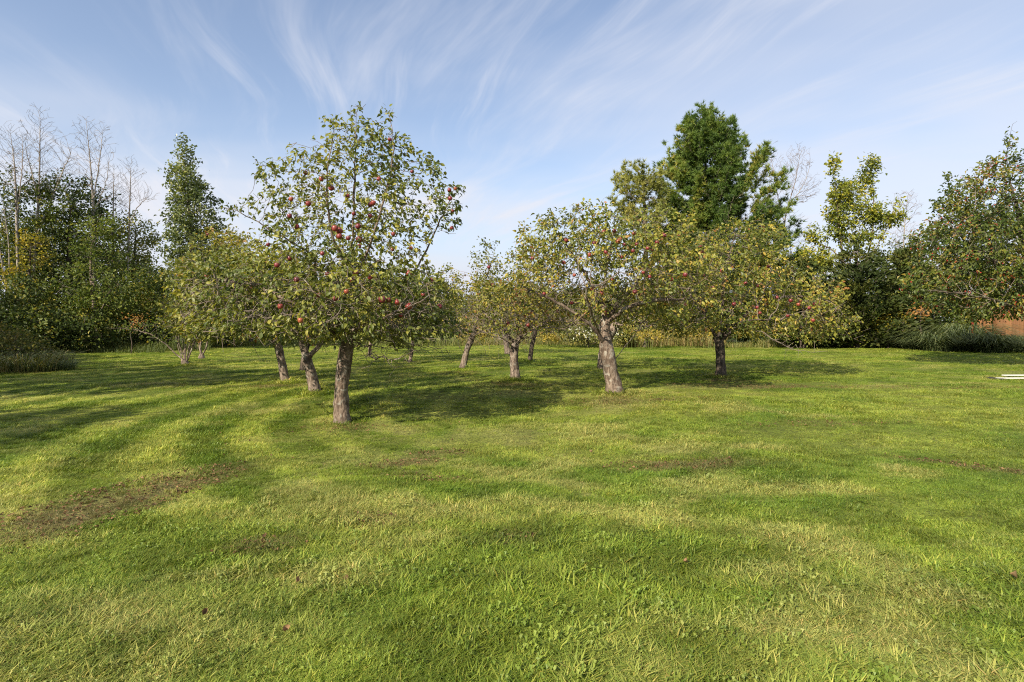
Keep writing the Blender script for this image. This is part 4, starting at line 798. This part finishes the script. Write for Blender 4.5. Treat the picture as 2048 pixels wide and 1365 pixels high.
# unmown strip round the lawn, seen as one mass
def strip(px0, px1, y0, y1, n_, h0, h1, tint):
    px = rg.uniform(px0, px1, n_); y = rg.uniform(y0, y1, n_); x = (px - 1024) / F * y; h = rg.uniform(h0, h1, n_) * (.5 + vnoise(x * .7, y * .7 + 20)); b = np.stack([x, y, gz(x, y) - .02], -1)
    rn = np.clip(tint[0] + (tint[1] - tint[0]) * rg.random(n_) + .35 * (vnoise(x * .5 + 9, y * .5) - .5), 0, 1)
    blades(mb, b, unit2(n_, rg), h, rg.uniform(.010, .024, n_), h * rg.uniform(.1, .7, n_), rn, 3, droop=.3)
strip(-60, 420, 26.0, 29, 5200, .25, .55, (0, .5)); strip(380, 960, 30.5, 35, 6000, .25, .6, (0, .55)); strip(920, 1010, 31, 36, 1500, .4, .8, (.2, .9)); strip(1000, 1260, 31.5, 35, 4200, .4, .85, (.25, .9)); strip(1240, 1450, 30, 34, 5200, .6, 1.15, (.45, 1)); strip(1430, 1830, 29, 32, 5000, .25, .55, (.05, .7)); strip(100, 330, 24.5, 26.5, 2600, .2, .5, (0, .3))
tag(mb.build('tall_grass', [M['tall_grass']]), 'unmown green and straw coloured grass strip along the far lawn edge', 'tall grass', kind='stuff')
# goldenrod-like plants and white-flowered bush in the strip
def flower_plant(label, name, px, py, n_, h, spr, mat, seed, head):
    x, y = gp(px, py); rg = np.random.default_rng(seed); z = float(gz(x, y)); root = empty(name, (x, y, z), label, 'flowering plant', 'wild flowers behind the orchard'); mb = MB(); a = rg.normal(0, spr, (n_, 2)); hh = rg.uniform(.6, 1, n_) * h; d_ = unit2(n_, rg)
    blades(mb, np.concatenate([a, np.full((n_, 1), -.02)], 1), d_, hh, np.full(n_, .02), hh * .25, rg.uniform(0, .5, n_), 3); mb.build('stems', [M['tall_grass']], root)['kind'] = 'stuff'
    k = n_ * 9; I = np.repeat(np.arange(n_), 9); top = np.concatenate([a + d_ * (hh * .25)[:, None], (hh)[:, None]], 1)[I] + rg.normal(0, .07, (k, 3)); mb = MB(); leaves(mb, top, rg.normal(0, 1, (k, 3)), rg.normal(0, 1, (k, 3)), rg.uniform(head * .6, head * 1.3, k), rg.random(k), L_FAR); mb.build('flowers', [M[mat]], root)['kind'] = 'stuff'
M['white_flower'] = straw_mat('white_flower', [(0, (.45, .45, .36)), (1, (.8, .8, .74))])
flower_plant('yellow goldenrod patch behind the round crowned apple tree trunk', 'goldenrod', 1400, 697, 60, 1.0, .5, 'goldenrod', 501, .13)
flower_plant('yellow goldenrod patch in the tall straw grass', 'goldenrod', 1300, 697, 50, .9, .5, 'goldenrod', 502, .13)
flower_plant('small yellow goldenrod behind the slender dark trunk', 'goldenrod', 1100, 695, 34, .7, .4, 'goldenrod', 503, .12)
flower_plant('yellow goldenrod at the far end of the middle gap', 'goldenrod', 960, 693, 40, .7, .5, 'goldenrod', 504, .12)
wood('flowering_bush', 'wild bush with white flowers behind the low fork', 'bush', 30, 1175, [(1160, 665, 50, 26, .9, 110), (1240, 668, 26, 20, .8, 50)], 505, .05, .32, .15, 6, 'pale_leaf')
x, y = 1170, 30
rg = np.random.default_rng(5); mb = MB(); k = 70; c0 = np.stack([rg.choice([1150, 1168, 1185, 1232], k) + rg.normal(0, 9, k), rg.normal(664, 8, k)], -1); C = np.array([ray(a, b, 28.9 + rg.normal(0, .15)) for a, b in c0])
fb = bpy.data.objects['flowering_bush']; leaves(mb, C - np.array(fb.location), rg.normal(0, 1, (k, 3)), rg.normal(0, 1, (k, 3)), rg.uniform(.08, .16, k), rg.random(k), L_FAR); tag(mb.build('flowers', [M['white_flower']], fb), kind='stuff')

# ------------------------------------------------------------------ small things
def box_mesh(name, sx, sy, sz, mat, bev=.006):
    import bmesh
    bm = bmesh.new(); bmesh.ops.create_cube(bm, size=1); bmesh.ops.scale(bm, vec=(sx, sy, sz), verts=bm.verts); bmesh.ops.bevel(bm, geom=bm.edges[:], offset=bev, segments=2, affect='EDGES'); me = bpy.data.meshes.new(name); bm.to_mesh(me); bm.free(); me.materials.append(mat); return me
def wood_mat(name, a, b):
    m, t = new_mat(name); tcn = N(t, 'ShaderNodeTexCoord'); oi = N(t, 'ShaderNodeObjectInfo'); n1 = noise(t, mapping(t, tcn.outputs['Object'], scl=(14, 14, 1.2)), 2.2, 5, .6, .8)
    c = mixc(t, n1, a, b); hs = N(t, 'ShaderNodeHueSaturation'); t.links.new(c, hs.inputs['Color']); t.links.new(maprange(t, oi.outputs['Random'], 0, 1, .75, 1.2, 'LINEAR'), hs.inputs['Value'])
    p = N(t, 'ShaderNodeBsdfPrincipled'); t.links.new(hs.outputs[0], p.inputs['Base Color']); p.inputs['Roughness'].default_value = .7; out(t, p.outputs[0]); return m
M['cedar_board'] = wood_mat('cedar_board', (.15, .065, .026), (.36, .17, .065)); M['white_paint'] = plain_mat('white_paint', (.58, .57, .51), .5, .12, 6); M['dark_block'] = plain_mat('dark_block', (.05, .045, .04), .8)
M['red_paint'] = plain_mat('red_paint', (.22, .03, .018), .6, .3)
Df = 27.0; z0 = float(gz(ray(2020, 690, Df)[0], Df))
fc = empty('board_fence', (ray(2030, 690, Df)[0], Df, z0), 'orange brown wooden board fence behind the ornamental grass', 'fence')
pb = box_mesh('plank', .17, .03, 2.15, M['cedar_board']); x0 = ray(1958, 690, Df)[0] - fc.location.x
for k in range(20):
    o = bpy.data.objects.new('plank', pb); col.objects.link(o); o.parent = fc; o.location = (x0 + k * .182, rg0.normal(0, .006), 1.06 + rg0.normal(0, .012)); o.rotation_euler = (0, rg0.normal(0, .006), 0)
rb = box_mesh('rail', 20 * .182, .045, .1, M['cedar_board'])
for z in (.45, 1.75):
    o = bpy.data.objects.new('rail', rb); col.objects.link(o); o.parent = fc; o.location = (x0 + 9.5 * .182, .045, z)
for k, (px, wd, hh, lab) in enumerate([(1999, .42, 1.95, 'thick upright wooden post in front of the board fence'), (1974, .2, 2.3, 'thinner wooden post left of the thick one')]):
    o = bpy.data.objects.new('wooden_post', box_mesh('wooden_post', wd, .2, hh, M['cedar_board'], .02)); col.objects.link(o); p = ray(px, 690, 26.2); o.location = (p[0], 26.2, hh / 2 + float(gz(p[0], 26.2))); tag(o, lab, 'post')
# little red bird house on a post
p = ray(1945, 690, 25.9); zb = float(gz(p[0], p[1])); bh = empty('bird_house', (p[0], p[1], zb), 'small dark red bird house on a thin post above the ornamental grass', 'bird house')
for nm, me, loc in (('post', box_mesh('post', .07, .07, 1.72, M['red_paint']), (0, 0, .86)), ('box', box_mesh('box', .28, .26, .3, M['red_paint'], .01), (0, 0, 1.86))):
    o = bpy.data.objects.new(nm, me); col.objects.link(o); o.parent = bh; o.location = loc
mb = MB()
for s in (-1, 1):
    q = np.array([[0, -.2, 2.22], [0, .2, 2.22], [s * .26, .2, 1.98], [s * .26, -.2, 1.98]]); mb.add(np.concatenate([q, q - [0, 0, .03]]), [(0, 1, 2, 3), (7, 6, 5, 4), (0, 4, 5, 1), (1, 5, 6, 2), (2, 6, 7, 3), (3, 7, 4, 0)])
mb.build('roof', [M['red_paint']], bh)
# white boards lying at the right edge
for k, (px, py, ly, L, lab) in enumerate([(2060, 757, .03, 1.7, 'front white painted board lying on the lawn at the picture edge'), (2066, 753, .03, 1.6, 'rear white painted board lying on the lawn behind the front one')]):
    x, y = gp(px, py); z = float(gz(x, y)); o = bpy.data.objects.new('white_board', box_mesh('white_board', L, .09, .032, M['white_paint'], .006)); col.objects.link(o); o.location = (x, y, z + .045 + .008 * k); o.rotation_euler = (0, 0, .04); tag(o, lab, 'board', 'white boards on the lawn')
x, y = gp(2003, 758); o = bpy.data.objects.new('dark_block', box_mesh('dark_block', .14, .5, .05, M['dark_block'], .01)); col.objects.link(o); o.location = (x, y + .15, float(gz(x, y)) + .025); tag(o, 'dark block supporting the end of the white boards', 'block')

# fallen leaves: the ones that can be picked out are things, the crumbs in the worn spots are litter
M['dead_leaf'] = leaf_mat('dead_leaf', [(0, (.07, .04, .02)), (.5, (.17, .095, .045)), (1, (.33, .20, .10))], .15, .7, .2, .1)
FL = (np.array([[0, 0, .25], [.3, .33, .30], [.3, -.33, .26], [.32, 0, 0], [.7, .30, .30], [.7, -.28, .22], [.68, 0, .02], [1.05, 0, .28]]), L_NEAR[1])
FALL = [(530, 1088, .055, 'curled brown leaf on the lawn above another, left of centre'), (528, 1114, .05, 'curled brown leaf just below its twin, left of centre'), (593, 1180, .06, 'dark brown leaf in the longer grass'), (694, 1173, .062, 'reddish brown leaf standing on edge in the long grass'),
  (410, 1247, .06, 'folded light brown leaf in the shaded grass'), (578, 1281, .058, 'orange brown leaf near the bottom of the lawn'), (1377, 1149, .06, 'single orange brown leaf on the open lawn'), (2036, 1188, .085, 'large dark brown leaf at the picture edge'), (1180, 905, .06, 'brown leaf on the sunny band of lawn'), (1465, 938, .07, 'brown leaf in the bare strip'), (497, 885, .07, 'pinkish brown leaf on the lawn near the tallest trunk'), (905, 880, .06, 'pale brown leaf below the tree shadow')]
for k, (px, py, sz, lab) in enumerate(FALL):
    x, y = gp(px, py); rg = np.random.default_rng(600 + k); b = MB(); a = rg.random() * 6.28; leaves(b, np.array([[-.5 * sz, 0, 0]]), np.array([[1., 0, .25]]), np.array([[.1, -.5, .85]]), np.array([sz * .62]), np.array([rg.uniform(.3, .9)]), FL, 0)
    o = b.build('fallen_leaf', [M['dead_leaf']], None, True); o.location = (x, y, float(gz(x, y)) + .03); o.rotation_euler = (0, 0, a); tag(o, lab, 'fallen leaf', 'fallen leaves on the lawn')
rg = np.random.default_rng(9); xs = []; 
for cx_, cy__, a, b, r_, st in PW_:
    k = int(420 * a * b * st * 6 / max(1, cy__ / 4)) + 30; q = unit2(k, rg) * np.sqrt(rg.random((k, 1))) * np.array([a, b]) * 1.2; c_, s_ = math.cos(r_), math.sin(r_); xs.append(np.stack([cx_ + q[:, 0] * c_ - q[:, 1] * s_, cy__ + q[:, 0] * s_ + q[:, 1] * c_], -1))
for T, k in ((T1, 260), (T2, 220), (T3, 200)):
    c_ = T.P[0]; q = unit2(k, rg) * (np.abs(rg.normal(0, 1.7, k)))[:, None]; xs.append(q + c_[:2])
XY = np.concatenate(xs); k = len(XY); b = MB(); leaves(b, np.stack([XY[:, 0], XY[:, 1], gz(XY[:, 0], XY[:, 1]) + rg.uniform(.008, .03, k)], -1), np.concatenate([unit2(k, rg), rg.normal(0, .2, (k, 1))], 1), nrm(np.array([0, 0, 1.]) + rg.normal(0, .4, (k, 3))), rg.uniform(.014, .036, k), rg.random(k) * .8, L_FAR)
tag(b.build('leaf_litter', [M['dead_leaf']]), 'small brown leaf crumbs scattered over the worn spots', 'leaf litter', kind='stuff')
